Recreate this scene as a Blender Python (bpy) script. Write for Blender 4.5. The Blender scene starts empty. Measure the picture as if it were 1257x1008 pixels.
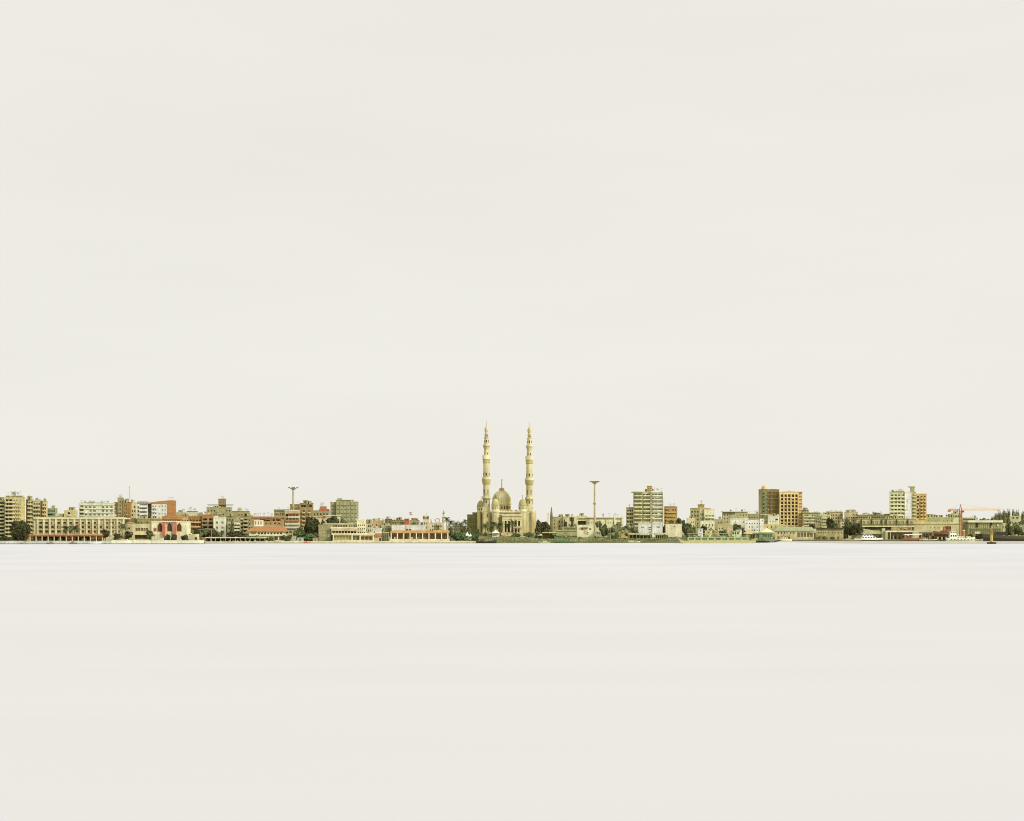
import bpy, math, random
from mathutils import Vector, Matrix
random.seed(7)
R = random.Random(11)
SC = bpy.context.scene
COL = SC.collection
PI = math.pi
# ---- survey helpers: turn positions measured on the photograph into metres at distance Y ----
F, CX, HY, H = 1667.0, 628.5, 652.0, 9.0
G = 1.2                                   # level of the quay and the town behind it
def PX(px, Y): return (px-CX)*Y/F
def PZ(py, Y): return H-(py-HY)*Y/F
def S(Y): return Y/F
def lin(c):
    c = c/255.0
    return c/12.92 if c <= .04045 else ((c+.055)/1.055)**2.4
KA = 1.08
# ---------------------------------------------------------------- materials
MC = {}
def nmat(key):
    m = bpy.data.materials.new(key); m.use_nodes = True
    nt = m.node_tree; b = nt.nodes['Principled BSDF']
    return m, nt, b
def mat(rgb, kind='wall', rough=.9):
    key = (tuple(rgb), kind, rough)
    if key in MC: return MC[key]
    m, nt, b = nmat('%s_%02x%02x%02x' % ((kind,)+tuple(int(v) for v in rgb)))
    r_, g_, b_ = rgb
    if r_ > g_*1.22: g_ = g_+(r_-g_)*.13; r_ = r_*.965; b_ = b_*.94
    base = [lin(v)*KA for v in (r_, g_, b_)]
    lu = .3*base[0]+.6*base[1]+.1*base[2]
    dz = .16 if r_ > g_*1.22 else .04
    base = [min(.85, (v+(lu-v)*dz)*t) for v, t in zip(base, (.955, 1.0, 1.03))]     # undo the warm tint of sun and sky
    N = nt.nodes; L = nt.links
    b.inputs['Roughness'].default_value = rough
    b.inputs['Specular IOR Level'].default_value = .1 if kind == 'glazing' else .25
    tc = N.new('ShaderNodeTexCoord')
    def noise(scale, sc, detail=4):
        mp = N.new('ShaderNodeMapping'); mp.inputs['Scale'].default_value = sc
        L.new(tc.outputs['Object'], mp.inputs['Vector'])
        n = N.new('ShaderNodeTexNoise'); n.inputs['Scale'].default_value = scale
        n.inputs['Detail'].default_value = detail; n.inputs['Roughness'].default_value = .65
        L.new(mp.outputs['Vector'], n.inputs['Vector']); return n.outputs['Fac']
    def ramp(fac, a, c, lo=.3, hi=.7):
        r = N.new('ShaderNodeMapRange'); r.inputs['From Min'].default_value = lo; r.inputs['From Max'].default_value = hi
        r.inputs['To Min'].default_value = a; r.inputs['To Max'].default_value = c
        L.new(fac, r.inputs['Value']); return r.outputs['Result']
    def mul(a, c):
        x = N.new('ShaderNodeMath'); x.operation = 'MULTIPLY'; L.new(a, x.inputs[0]); L.new(c, x.inputs[1]); return x.outputs[0]
    if kind == 'wall':
        v = mul(mul(ramp(noise(.14, (1,1,1)), .74, 1.14), ramp(noise(.8, (.9,.9,.09)), .74, 1.12)), ramp(noise(.9, (1,1,1), 3), .84, 1.1))
    elif kind == 'brick':
        v = mul(ramp(noise(.5, (1,1,2.5)), .72, 1.12), ramp(noise(2.2, (1,1,3)), .85, 1.1))
    elif kind == 'metal':
        v = ramp(noise(.7, (1,1,.4)), .78, 1.1)
    elif kind == 'leaf':
        oi = N.new('ShaderNodeObjectInfo')
        v = mul(ramp(noise(.33, (1,1,1), 3), .45, 1.5), ramp(noise(1.6, (1,1,1), 2), .6, 1.4))
    else:
        v = ramp(noise(.6, (1,1,1)), .85, 1.1)
    mx = N.new('ShaderNodeVectorMath'); mx.operation = 'SCALE'
    mx.inputs[0].default_value = base; L.new(v, mx.inputs['Scale'])
    L.new(mx.outputs['Vector'], b.inputs['Base Color'])
    if kind == 'metal': b.inputs['Roughness'].default_value = min(rough, .55)
    MC[key] = m
    return m
def glass(rgb):
    key = ('glass', tuple(rgb))
    if key in MC: return MC[key]
    m = mat(rgb, 'glazing', .3)
    MC[key] = m
    return m
DARK = (44, 38, 25)
PANES = [DARK, DARK, DARK, (62, 54, 34), (92, 84, 56), (40, 34, 24), (116, 98, 64)]
# ---------------------------------------------------------------- mesh builder
class MB:
    def __init__(s): s.v = []; s.f = []; s.m = []
    def quad(s, a, b, c, d, m=0):
        n = len(s.v); s.v += [a, b, c, d]; s.f.append((n, n+1, n+2, n+3)); s.m.append(m)
    def poly(s, pts, m=0):
        n = len(s.v); s.v += pts; s.f.append(tuple(range(n, n+len(pts)))); s.m.append(m)
    def box(s, x0, x1, y0, y1, z0, z1, m=0, skip=''):
        n = len(s.v)
        s.v += [(x0,y0,z0),(x1,y0,z0),(x1,y1,z0),(x0,y1,z0),(x0,y0,z1),(x1,y0,z1),(x1,y1,z1),(x0,y1,z1)]
        fs = {'b':(0,3,2,1),'t':(4,5,6,7),'f':(0,1,5,4),'r':(1,2,6,5),'k':(2,3,7,6),'l':(3,0,4,7)}
        for k, q in fs.items():
            if k not in skip: s.f.append(tuple(n+i for i in q)); s.m.append(m)
    def bar(s, p, q, r, m=0, r2=None, n=5):
        p = Vector(p); q = Vector(q); d = (q-p)
        if d.length < 1e-6: return
        d.normalize(); u = d.orthogonal().normalized(); w = d.cross(u); r2 = r if r2 is None else r2
        b = len(s.v)
        for c, rr in ((p, r), (q, r2)):
            for i in range(n):
                a = 2*PI*i/n; s.v.append(tuple(c+(u*math.cos(a)+w*math.sin(a))*rr))
        for i in range(n):
            j = (i+1) % n; s.f.append((b+i, b+j, b+n+j, b+n+i)); s.m.append(m)
        s.f.append(tuple(b+n+i for i in range(n))); s.m.append(m)
        s.f.append(tuple(b+n-1-i for i in range(n))); s.m.append(m)
    def lathe(s, prof, n=16, cx=0, cy=0, m=0, ph=0, mf=None):
        b = len(s.v); k = len(prof)
        for (r, z) in prof:
            for i in range(n):
                a = 2*PI*i/n+ph; s.v.append((cx+r*math.cos(a), cy+r*math.sin(a), z))
        for j in range(k-1):
            for i in range(n):
                i2 = (i+1) % n
                s.f.append((b+j*n+i, b+j*n+i2, b+(j+1)*n+i2, b+(j+1)*n+i)); s.m.append(m if mf is None else mf(j, i))
        s.f.append(tuple(b+(k-1)*n+i for i in range(n))); s.m.append(m)
        s.f.append(tuple(b+n-1-i for i in range(n))); s.m.append(m)
    def prism(s, pts, y0, y1, m=0):       # polygon in x,z extruded along y
        n = len(pts); b = len(s.v)
        s.v += [(x, y0, z) for x, z in pts]+[(x, y1, z) for x, z in pts]
        s.f.append(tuple(b+i for i in range(n))); s.m.append(m)
        s.f.append(tuple(b+2*n-1-i for i in range(n))); s.m.append(m)
        for i in range(n):
            j = (i+1) % n; s.f.append((b+j, b+i, b+n+i, b+n+j)); s.m.append(m)
    def facegrid(s, u0, u1, z0, z1, to3, ops, depth, m=0):
        us = sorted(set([u0, u1]+[round(o[0],4) for o in ops]+[round(o[1],4) for o in ops]))
        zs = sorted(set([z0, z1]+[round(o[2],4) for o in ops]+[round(o[3],4) for o in ops]))
        us = [u for u in us if u0 <= u <= u1]; zs = [z for z in zs if z0 <= z <= z1]
        for i in range(len(us)-1):
            for j in range(len(zs)-1):
                cu = (us[i]+us[i+1])/2; cz = (zs[j]+zs[j+1])/2
                if any(o[0] < cu < o[1] and o[2] < cz < o[3] for o in ops): continue
                s.quad(to3(us[i],0,zs[j]), to3(us[i+1],0,zs[j]), to3(us[i+1],0,zs[j+1]), to3(us[i],0,zs[j+1]), m)
        for o in ops:
            (a, b, c, d) = o[:4]; dep = o[4] if len(o) > 4 else depth
            for (p, q) in (((a,c),(b,c)), ((b,c),(b,d)), ((b,d),(a,d)), ((a,d),(a,c))):
                s.quad(to3(p[0],0,p[1]), to3(p[0],dep,p[1]), to3(q[0],dep,q[1]), to3(q[0],0,q[1]), m)
    def mesh(s, name, mats):
        me = bpy.data.meshes.new(name); me.from_pydata(s.v, [], s.f)
        for m in mats: me.materials.append(m)
        if len(mats) > 1: me.polygons.foreach_set('material_index', s.m)
        me.update(); return me
    def build(s, name, mats, parent=None, loc=(0,0,0), rz=0, smooth=False):
        if not isinstance(mats, (list, tuple)): mats = [mats]
        me = s.mesh(name, mats)
        if smooth:
            me.polygons.foreach_set('use_smooth', [True]*len(me.polygons))
        return put(name, me, parent, loc, rz)
def put(name, me, parent=None, loc=(0,0,0), rz=0):
    o = bpy.data.objects.new(name, me); COL.objects.link(o)
    o.location = loc; o.rotation_euler = (0,0,rz)
    if parent: o.parent = parent
    return o
def tag(o, label=None, cat=None, group=None, kind=None):
    if label: o['label'] = label
    if cat and not group: group = GROUPS.get(cat)
    if cat: o['category'] = cat
    if group: o['group'] = group
    if kind: o['kind'] = kind
    return o
def empty(name, loc, label, cat, group=None, rz=0):
    o = bpy.data.objects.new(name, None); COL.objects.link(o)
    o.location = loc; o.rotation_euler = (0,0,rz); o.empty_display_size = 1
    return tag(o, label, cat, group)
def copy_tree(o, parent=None):
    c = o.copy(); COL.objects.link(c)
    if parent: c.parent = parent
    for ch in list(KIDS.get(o.name, o.children)): copy_tree(ch, c)
    return c
KIDS = {}
GROUPS = {'tree':'trees standing along the waterfront', 'bush':'bushes along the waterfront', 'house':'small flat-roofed houses of the town', 'apartment block':'apartment blocks of the town',
          'apartment tower':'tall apartment towers', 'boat':'boats moored along the shore', 'tent':'tents on the bank', 'hut':'small huts by the water', 'kiosk':'waterfront kiosks', 'shed':'harbour sheds',
          'quay wall':'quay walls along the shore', 'floodlight mast':'tall floodlight masts', 'minaret':'small distant minarets', 'canopy':'ferry landing canopies', 'warehouse':'long harbour warehouses'}
def bz(px, Y):                            # height of the grassy bank at a point
    if not 552 < px < 946: return G
    ys = (1010+(px-600)*.125 if px > 600 else 1009)+1.5
    t = min(1,max(0,(Y-ys)/75)); e = min(1,(px-552)/14,(946-px)/14)
    return G+.004+e*4.0*t**.8
# ---------------------------------------------------------------- windows and balconies (shared meshes)
WC = {}
def win_mesh(w, h, pane, frame, rec):
    key = ('r', round(w,2), round(h,2), pane, frame, rec)
    if key in WC: return WC[key]
    b = MB(); t = min(.09, w*.12); y0, y1 = rec-.08, rec
    hw, hh = w/2, h/2
    b.quad((-hw,rec-.02,-hh),(hw,rec-.02,-hh),(hw,rec-.02,hh),(-hw,rec-.02,hh), 0)
    b.box(-hw+.001,-hw+t,y0,y1,-hh+.001,hh-.001,1); b.box(hw-t,hw-.001,y0,y1,-hh+.001,hh-.001,1)
    b.box(-hw+t,hw-t,y0,y1,-hh+.001,-hh+t,1); b.box(-hw+t,hw-t,y0,y1,hh-t,hh-.001,1)
    n = max(1, int(round(w/1.6)))
    for i in range(n):
        x = -hw+w*(i+.5)/n if n > 1 else 0
        b.box(x-.03,x+.03,y0+.01,y1,-hh+t,hh-t,1)
    me = b.mesh('window', [glass(pane), mat(frame,'paint')]); WC[key] = me; return me
def arch_pts(w, h, pointed=True, n=6):
    hw = w/2; hs = h/2-(w*.95 if pointed else hw); hs = max(hs, -h/2+.1)
    top = h/2
    pts = [(-hw,-h/2),(hw,-h/2),(hw,hs)]
    for i in range(1, n):
        a = i/n
        if pointed: x = hw*(2*math.cos(a*PI/3)-1); z = hs+(top-hs)*math.sin(a*PI/3)/.866
        else: x = hw*math.cos(a*PI/2); z = hs+(top-hs)*math.sin(a*PI/2)
        pts.append((x, z))
    pts.append((0, top))
    for i in range(n-1, 0, -1):
        a = i/n
        if pointed: x = hw*(2*math.cos(a*PI/3)-1); z = hs+(top-hs)*math.sin(a*PI/3)/.866
        else: x = hw*math.cos(a*PI/2); z = hs+(top-hs)*math.sin(a*PI/2)
        pts.append((-x, z))
    pts.append((-hw, hs))
    return pts
def arch_mesh(w, h, pane, frame, pointed):
    key = ('a', round(w,2), round(h,2), pane, frame, pointed)
    if key in WC: return WC[key]
    b = MB(); b.prism(arch_pts(w, h, pointed), -.05, .02, 0)
    o = arch_pts(w*1.22, h*1.1, pointed); i_ = arch_pts(w, h, pointed)
    for k in range(len(o)):
        k2 = (k+1) % len(o)
        b.quad((o[k][0],-.14,o[k][1]),(o[k2][0],-.14,o[k2][1]),(i_[k2][0],-.14,i_[k2][1]),(i_[k][0],-.14,i_[k][1]),1)
        b.quad((o[k][0],-.14,o[k][1]),(o[k][0],.02,o[k][1]),(o[k2][0],.02,o[k2][1]),(o[k2][0],-.14,o[k2][1]),1)
        b.quad((i_[k][0],-.14,i_[k][1]),(i_[k2][0],-.14,i_[k2][1]),(i_[k2][0],-.04,i_[k2][1]),(i_[k][0],-.04,i_[k][1]),1)
    me = b.mesh('arched_window', [glass(pane), mat(frame)]); WC[key] = me; return me
def bal_mesh(w, d, h, col):
    key = ('b', round(w,2), d, round(h,2), col)
    if key in WC: return WC[key]
    b = MB(); hw = w/2
    b.box(-hw,hw,-d,.0,-.18,0)
    b.box(-hw,hw,-d,-d+.12,.001,h); b.box(-hw,-hw+.12,-d+.121,0,.001,h); b.box(hw-.12,hw,-d+.121,0,.001,h)
    me = b.mesh('balcony', [mat(col)]); WC[key] = me; return me
AWN = [(176,160,110),(150,128,84),(206,190,140),(140,138,96),(190,140,92),(122,108,72)]
LAUN = [(230,224,200),(196,120,88),(150,150,130),(216,196,140),(170,160,150)]
def awn_mesh(w, col):
    key = ('awn', w, col)
    if key not in WC:
        b = MB(); h = w/2; b.prism([(-h,-.05),(h,-.05),(h,.35),(-h,.35)],-.02,-.005); b.quad((-h,-.9,-.25),(h,-.9,-.25),(h,-.02,.3),(-h,-.02,.3)); b.quad((-h,-.9,-.45),(h,-.9,-.45),(h,-.9,-.25),(-h,-.9,-.25))
        WC[key] = b.mesh('awning',[mat(col,'cloth')])
    return WC[key]
def shut_mesh(w, h, col):
    key = ('sh', w, h, col)
    if key not in WC:
        b = MB(); b.box(-w/2,w/2,-.05,0,-h/2,h/2); WC[key] = b.mesh('shutter',[mat(col,'cloth')])
    return WC[key]
# roof clutter prototypes
def clutter_mesh(kind):
    if kind in WC: return WC[kind]
    b = MB()
    if kind == 'water_tank':
        b.lathe([(.05,.8),(.85,.8),(.9,1.0),(.9,2.1),(.5,2.45),(.05,2.5)], 10)
        for sx in (-.5,.5):
            for sy in (-.5,.5): b.bar((sx,sy,0),(sx,sy,.82),.08)
        ms = [mat((150,140,105),'metal')]
    elif kind == 'satellite_dish':
        c = Vector((0,-.3,1.5)); d = Vector((.35,-.8,.5)).normalized(); u = d.orthogonal().normalized(); w = d.cross(u)
        rings = [(0,-.22),(.5,-.14),(.95,.05)]
        vs = [[tuple(c+d*h+(u*math.cos(a*PI/6)+w*math.sin(a*PI/6))*r) for a in range(12)] for r, h in rings]
        for j in range(2):
            for i in range(12):
                k = (i+1) % 12
                b.quad(vs[j][i], vs[j][k], vs[j+1][k], vs[j+1][i])
        b.bar((0,0,0),tuple(c-d*.2),.09); b.bar(tuple(c-d*.2),tuple(c+d*.7),.04)
        ms = [mat((170,165,135),'metal')]
    elif kind == 'antenna':
        b.bar((0,0,0),(0,0,2.9),.08,n=4)
        for z, l in ((2.8,.8),(2.4,1.0)): b.bar((-l,0,z),(l,0,z),.06,n=4)
        ms = [mat((120,112,84),'metal')]
    elif kind == 'roof_shed':
        b.box(-1.6,1.6,-1.3,1.3,0,2.4); b.box(-1.75,1.75,-1.45,1.45,2.4,2.55); b.box(-.5,.4,-1.34,-1.29,.1,1.9,1)
        ms = [mat((185,172,122)), glass(DARK)]
    elif kind == 'air_conditioner':
        b.box(-.45,.45,-.75,-.001,-.3,.3); b.lathe([(.22,0),(.22,.02)],8)
        ms = [mat((195,190,160),'metal')]
    me = b.mesh(kind, ms); WC[kind] = me; return me
class W:                                   # a grid of windows on a front, measured in photo pixels
    def __init__(s, x0, x1, y0, y1, nx, ny, fx=.5, fz=.5, kind='rect', pane=None, frame=(190,182,145), skip=0, oz=0,
                 bal=None, bcol=None, bh=1.0, bd=1.2, rec=.35, name='window'):
        s.__dict__.update(locals()); del s.__dict__['s']
# ---------------------------------------------------------------- buildings
class Bld:
    def __init__(s, name, label, cat, Y, xc, group=None, base=G):
        if xc >= 948 and Y < 1245: Y += 140            # the right-hand town stands behind the harbour basin
        s.Y = Y; s.ox = PX(xc, Y); s.base = base
        s.root = empty(name, (s.ox, Y, base), label, cat, group)
        s.blocks = []
    def zz(s, py, Y=None): return PZ(py, Y or s.Y)-s.base
    def block(s, x0, x1, y0, col, y1=None, dy=0, d=10, win=(), part='wall', kind='wall', side=True, cap=None, fit=True, smax=.3, parent=None, scol=None):
        Y = s.Y+dy; ox = s.ox
        X0, X1 = PX(x0,Y), PX(x1,Y)
        if fit:
            wpx = x1-x0
            if (x0+x1)/2 < CX: e = CX-x1
            else: e = x0-CX
            if e > 0:
                d = min(d, smax*wpx/e*Y*1.0) if e*d/Y > smax*wpx else d
                if (x0+x1)/2 < CX: X1 = PX(x1, Y+d)
                else: X0 = PX(x0, Y+d)
        z1 = s.zz(y0, Y); z0 = 0 if y1 is None else s.zz(y1, Y)
        A0, A1 = X0-ox, X1-ox
        def mx(px): return A0+(px-x0)/(x1-x0)*(A1-A0)
        b = MB(); X0 -= ox; X1 -= ox; yf = dy; yb = dy+d
        par = parent or s.root
        ops = []; kids = []
        for w in win:
            cw = (mx(w.x1)-mx(w.x0))/w.nx; zt, zb = s.zz(w.y0,Y), s.zz(w.y1,Y); chh = (zt-zb)/w.ny
            for j in range(w.ny):
                cz = zt-(j+.5)*chh
                for i in range(w.nx):
                    cx = mx(w.x0)+(i+.5)*cw
                    if R.random() < w.skip: continue
                    ww = cw*min(.92,w.fx*1.12)*R.uniform(.93,1.05) if w.fx < .84 else cw*w.fx
                    hh = chh*(min(.75,w.fz*1.14) if w.fz < .6 else w.fz); c2 = cz+w.oz*chh
                    pane = w.pane or R.choice(PANES)
                    if w.kind == 'rect':
                        a = (max(cx-ww/2,X0+.05), min(cx+ww/2,X1-.05), max(c2-hh/2,z0+.05), min(c2+hh/2,z1-.05))
                        if a[1]-a[0] < .1 or a[3]-a[2] < .1: continue
                        rec = 1.3 if w.fx >= .84 and w.rec == .35 and d > 5 and w.bal != None else w.rec
                        ops.append(a+(rec+.01,))
                        kids.append((w.name, win_mesh(round(a[1]-a[0],1), round(a[3]-a[2],1), pane, w.frame, rec), ((a[0]+a[1])/2, yf, (a[2]+a[3])/2), 0))
                    else:
                        kids.append((w.name, arch_mesh(round(ww,1), round(hh,1), pane, w.frame, w.kind == 'arch'), (cx, yf, c2), 0))
                    if w.kind == 'rect' and cw*w.fx < 4 and ww > .7 and s.Y < 1330:
                        q = R.random()
                        if q < .10: kids.append(('air_conditioner', clutter_mesh('air_conditioner'), (cx+R.choice([-1,1])*ww*.3, yf, c2-hh/2-.35), 0))
                        elif q < .17: kids.append(('awning', awn_mesh(round(ww*1.15,1), R.choice(AWN)), (cx, yf, c2+hh/2), 0))
                        elif q < .25: kids.append(('shutter', shut_mesh(round(ww*.5,1), round(hh,1), R.choice(AWN)), (cx+R.choice([-1,1])*ww*.25, yf+.05, c2), 0))
                        elif q < .31 and w.bal: kids.append(('laundry', shut_mesh(round(ww*.6,1), .9, R.choice(LAUN)), (cx+R.uniform(-.3,.3), yf-w.bd-.06, cz-chh/2+.55), 0))
                    if w.bal == 'each':
                        kids.append(('balcony', bal_mesh(round(min(cw*.92,ww*1.25),1), w.bd, w.bh, w.bcol or col), (cx, yf, cz-chh/2+.1), 0))
                if w.bal == 'row':
                    kids.append(('balcony', bal_mesh(round(cw*w.nx,1), w.bd, w.bh, w.bcol or col), (mx((w.x0+w.x1)/2), yf, cz-chh/2+.1), 0))
        b.facegrid(X0, X1, z0, z1, lambda u,dd,z: (u, yf+dd, z), ops, .36)
        # side walls; the one turned to the middle of the view has windows too
        left = (x0+x1)/2 < CX
        for sd in (0, 1):
            xs = X1 if sd else X0
            so = []
            if side and win and ((sd == 1) == left) and d > 4:
                w = win[0]; zt, zb = s.zz(w.y0,Y), s.zz(w.y1,Y); chh = (zt-zb)/w.ny; n = max(1, int(d/4.2))
                for j in range(w.ny):
                    for i in range(n):
                        if R.random() < .25: continue
                        cy = yf+d*(i+.5)/n; cz = zt-(j+.5)*chh; a = (cy-.6, cy+.6, max(z0+.05,cz-chh*.22), min(z1-.05,cz+chh*.22))
                        if a[3]-a[2] < .1: continue
                        so.append(a)
                        kids.append(('window', win_mesh(1.2, round(a[3]-a[2],1), R.choice(PANES), (190,182,145), .35), (xs, cy, (a[2]+a[3])/2), PI/2 if sd else -PI/2))
            sg = -1 if sd else 1
            b.facegrid(yf, yb, z0, z1, (lambda xs, sg: lambda u,dd,z: (xs+sg*dd, u, z))(xs, sg), so, .36, 1 if scol else 0)
        b.quad((X0,yb,z0),(X0,yb,z1),(X1,yb,z1),(X1,yb,z0))
        b.quad((X0,yf,z1),(X1,yf,z1),(X1,yb,z1),(X0,yb,z1))
        b.quad((X0,yf,z0),(X0,yb,z0),(X1,yb,z0),(X1,yf,z0))
        ms = [mat(col, kind)]+([mat(scol, kind)] if scol else [])
        o = b.build(part, ms, par)
        if cap:
            c = MB(); t = .25; h = .7
            c.box(X0-.15,X1+.15,yf-.15,yf+t,z1+.003,z1+h); c.box(X0-.15,X1+.15,yb-t,yb+.15,z1+.003,z1+h)
            c.box(X0-.15,X0+t,yf+t,yb-t,z1+.003,z1+h); c.box(X1-t,X1+.15,yf+t,yb-t,z1+.003,z1+h)
            c.build('parapet', mat(cap), s.root)
        for (nm, me, loc, rz) in kids: put(nm, me, s.root, loc, rz)
        s.blocks.append((X0, X1, yf, yb, z1))
        s.last = (X0, X1, yf, yb, z1)
        return o
    def stuff(s, n=4, kinds=('antenna','satellite_dish','water_tank','roof_shed'), blk=None, sc=1.0):
        X0, X1, yf, yb, z1 = blk or s.last
        for _ in range(int(n*1.4+.5)):
            k = R.choice(kinds)
            m = 1.8 if k == 'roof_shed' else .95
            if X1-X0 < 2*m+.2: k = 'antenna'; m = .3
            o = put(k, clutter_mesh(k), s.root, (R.uniform(X0+m, X1-m), R.uniform(yf+min(1.6,(yb-yf)*.3), yf+(yb-yf)*.75), z1+.003), 0)
            o.scale = (sc, sc, sc*R.uniform(.8,1.25))
    def acs(s, n):
        X0, X1, yf, yb, z1 = s.last
        for _ in range(n):
            put('air_conditioner', clutter_mesh('air_conditioner'), s.root, (R.uniform(X0+.6,X1-.6), yf, R.uniform(z1*.3, z1-1.5)), 0)
    def lx(s, px, Y=None): return PX(px, Y or s.Y)-s.ox
    def mesh(s): return MB()
    def add(s, mb, name, m, smooth=False): return mb.build(name, m, s.root, smooth=smooth)
    def slab(s, x0, x1, y0, y1, f, k, col, name, kind='wall'):     # box measured in pixels; f,k = front/back offset in metres
        Y = s.Y+f; b = MB(); b.box(s.lx(x0,Y), s.lx(x1,Y), f, k, s.zz(y1,Y), s.zz(y0,Y)); return b.build(name, mat(col,kind), s.root)
    def posts(s, pxs, y0, y1, f, r, col, name='column'):
        Y = s.Y+f; z0, z1 = (0 if y1 is None else s.zz(y1,Y)), s.zz(y0,Y)
        key = ('post', round(z1-z0,2), r, col)
        if key not in WC:
            b = MB(); b.box(-r,r,-r,r,0,z1-z0); b.box(-r*1.25,r*1.25,-r*1.25,r*1.25,z1-z0-.35,z1-z0-.01); WC[key] = b.mesh(name, [mat(col)])
        for p in pxs: put(name, WC[key], s.root, (s.lx(p,Y), f, z0))
# ---------------------------------------------------------------- vegetation
def leaf_cloud(seed, lobes, n, size, flat=.5):
    r = random.Random(seed); b = MB()
    tot = sum(l[3]**2 for l in lobes)
    for (cx, cy, cz, rad, ez) in lobes:
        for _ in range(int(n*rad*rad/tot)):
            while True:
                d = Vector((r.gauss(0,1), r.gauss(0,1), r.gauss(0,1)))
                if d.length > .1: break
            d.normalize(); q = rad*(r.random()**.35)
            p = Vector((cx+d.x*q, cy+d.y*q, cz+d.z*q*ez))
            nn = (d+Vector((r.gauss(0,.6), r.gauss(0,.6), r.gauss(0,.6)+.3))).normalized()
            u = nn.orthogonal().normalized(); w = nn.cross(u); a = r.uniform(0,2*PI)
            u, w = u*math.cos(a)+w*math.sin(a), w*math.cos(a)-u*math.sin(a)
            sz = size*r.uniform(.6,1.3)
            b.quad(tuple(p-u*sz-w*sz*flat), tuple(p+u*sz*.2-w*sz*flat*1.1), tuple(p+u*sz), tuple(p-u*sz*.1+w*sz*flat))
    return b
def crown_lobes(seed, kind):
    r = random.Random(seed); L = []
    if kind == 'broad':
        L.append((0,0,.62,.30,.9))
        for _ in range(17):
            a = r.uniform(0,2*PI); q = r.uniform(.18,.40); z = r.uniform(.36,.88)
            q *= (1.12-abs(z-.56)*1.5); L.append((q*math.cos(a), q*math.sin(a), z, r.uniform(.11,.17), .85))
    elif kind == 'bush':
        L.append((0,0,.42,.36,1.0))
        for _ in range(11):
            a = r.uniform(0,2*PI); q = r.uniform(.1,.38); L.append((q*math.cos(a), q*math.sin(a), r.uniform(.16,.74), r.uniform(.14,.22), 1.0))
    elif kind == 'dense':
        L.append((0,0,.52,.43,1.06)); L.append((0,0,.52,.44,1.06)); L.append((0,0,.26,.40,.6))
        for k in range(34):
            a = r.uniform(0,2*PI); z = .10+.78*k/33; q = .37*math.sqrt(max(.05,1-(abs(z-.46)/.54)**2.4))*r.uniform(.85,1.06); L.append((q*math.cos(a), q*math.sin(a), z, r.uniform(.10,.15), 1.0))
    elif kind == 'feather':
        for k in range(30):
            z = .12+.80*k/29; q = r.uniform(.08,.42)*(1.2-z); a = r.uniform(0,2*PI); L.append((q*math.cos(a), q*math.sin(a), z, .17*(1.3-z)+.02, 1.3))
    elif kind == 'cypress':
        for k in range(16):
            z = .08+.84*k/15; L.append((r.uniform(-.03,.03), r.uniform(-.03,.03), z, .34*(1.02-z)**.7+.05, 1.0))
    elif kind == 'flat':
        for _ in range(12):
            a = r.uniform(0,2*PI); q = r.uniform(.0,.38); L.append((q*math.cos(a), q*math.sin(a), r.uniform(.72,.88), r.uniform(.12,.18), .5))
    return L
TREES = {}
LEAF = {'dark': (92,90,54), 'mid': (116,120,72), 'olive': (158,156,102), 'green': (104,126,72)}
def tree_mesh(kind, var, tone):
    key = (kind, var, tone)
    if key not in TREES:
        n = {'broad':4200,'bush':2400,'dense':7500,'feather':3600,'cypress':1400,'flat':1500}[kind]
        sz = {'broad':.05,'bush':.075,'dense':.05,'feather':.05,'cypress':.08,'flat':.06}[kind]
        c = leaf_cloud(hash_(kind)+var*17, crown_lobes(hash_(kind)+var, kind), n, sz, .55 if kind != 'feather' else .3)
        cm = c.mesh('crown', [mat(LEAF[tone], 'leaf')])
        t = MB(); r = random.Random(var)
        h0 = {'broad':.42,'bush':.2,'dense':.3,'feather':.9,'cypress':.5,'flat':.68}[kind]
        t.bar((0,0,0),(.01,0,h0),.035,0,.022,6)
        for i in range(5):
            a = 2*PI*i/5+r.random(); e = .2 if kind in ('broad','bush','dense') else .3 if kind == 'flat' else .08
            t.bar((.01,0,h0*(.7+.06*i)),(e*math.cos(a),e*math.sin(a),h0+.16),.016,0,.006,4)
        TREES[key] = (cm, t.mesh('trunk', [mat((96,82,52))]))
    return TREES[key]
def hash_(s): return sum(ord(c)*(i+3) for i, c in enumerate(s))
def tree(px, ytop, ybase, wpx, Y, label, kind='broad', tone='mid', name='tree', cat='tree', group=None, base=None):
    cm, tm = tree_mesh(kind, R.randrange(3), tone)
    if px > 958 and Y < 1240: Y += 140 if Y < 1170 else 55
    z = PZ(ybase, Y) if ybase else G
    if base is not None: z = base
    h = PZ(ytop, Y)-z; w = wpx*S(Y)
    o = empty(name, (PX(px,Y), Y, z), label, cat, group, R.uniform(0,6.28))
    c = put('crown', cm, o); t = put('trunk', tm, o)
    c.scale = (w, w, h); t.scale = (max(w,h*.5), max(w,h*.5), h)
    return o
PALM = {}
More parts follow.
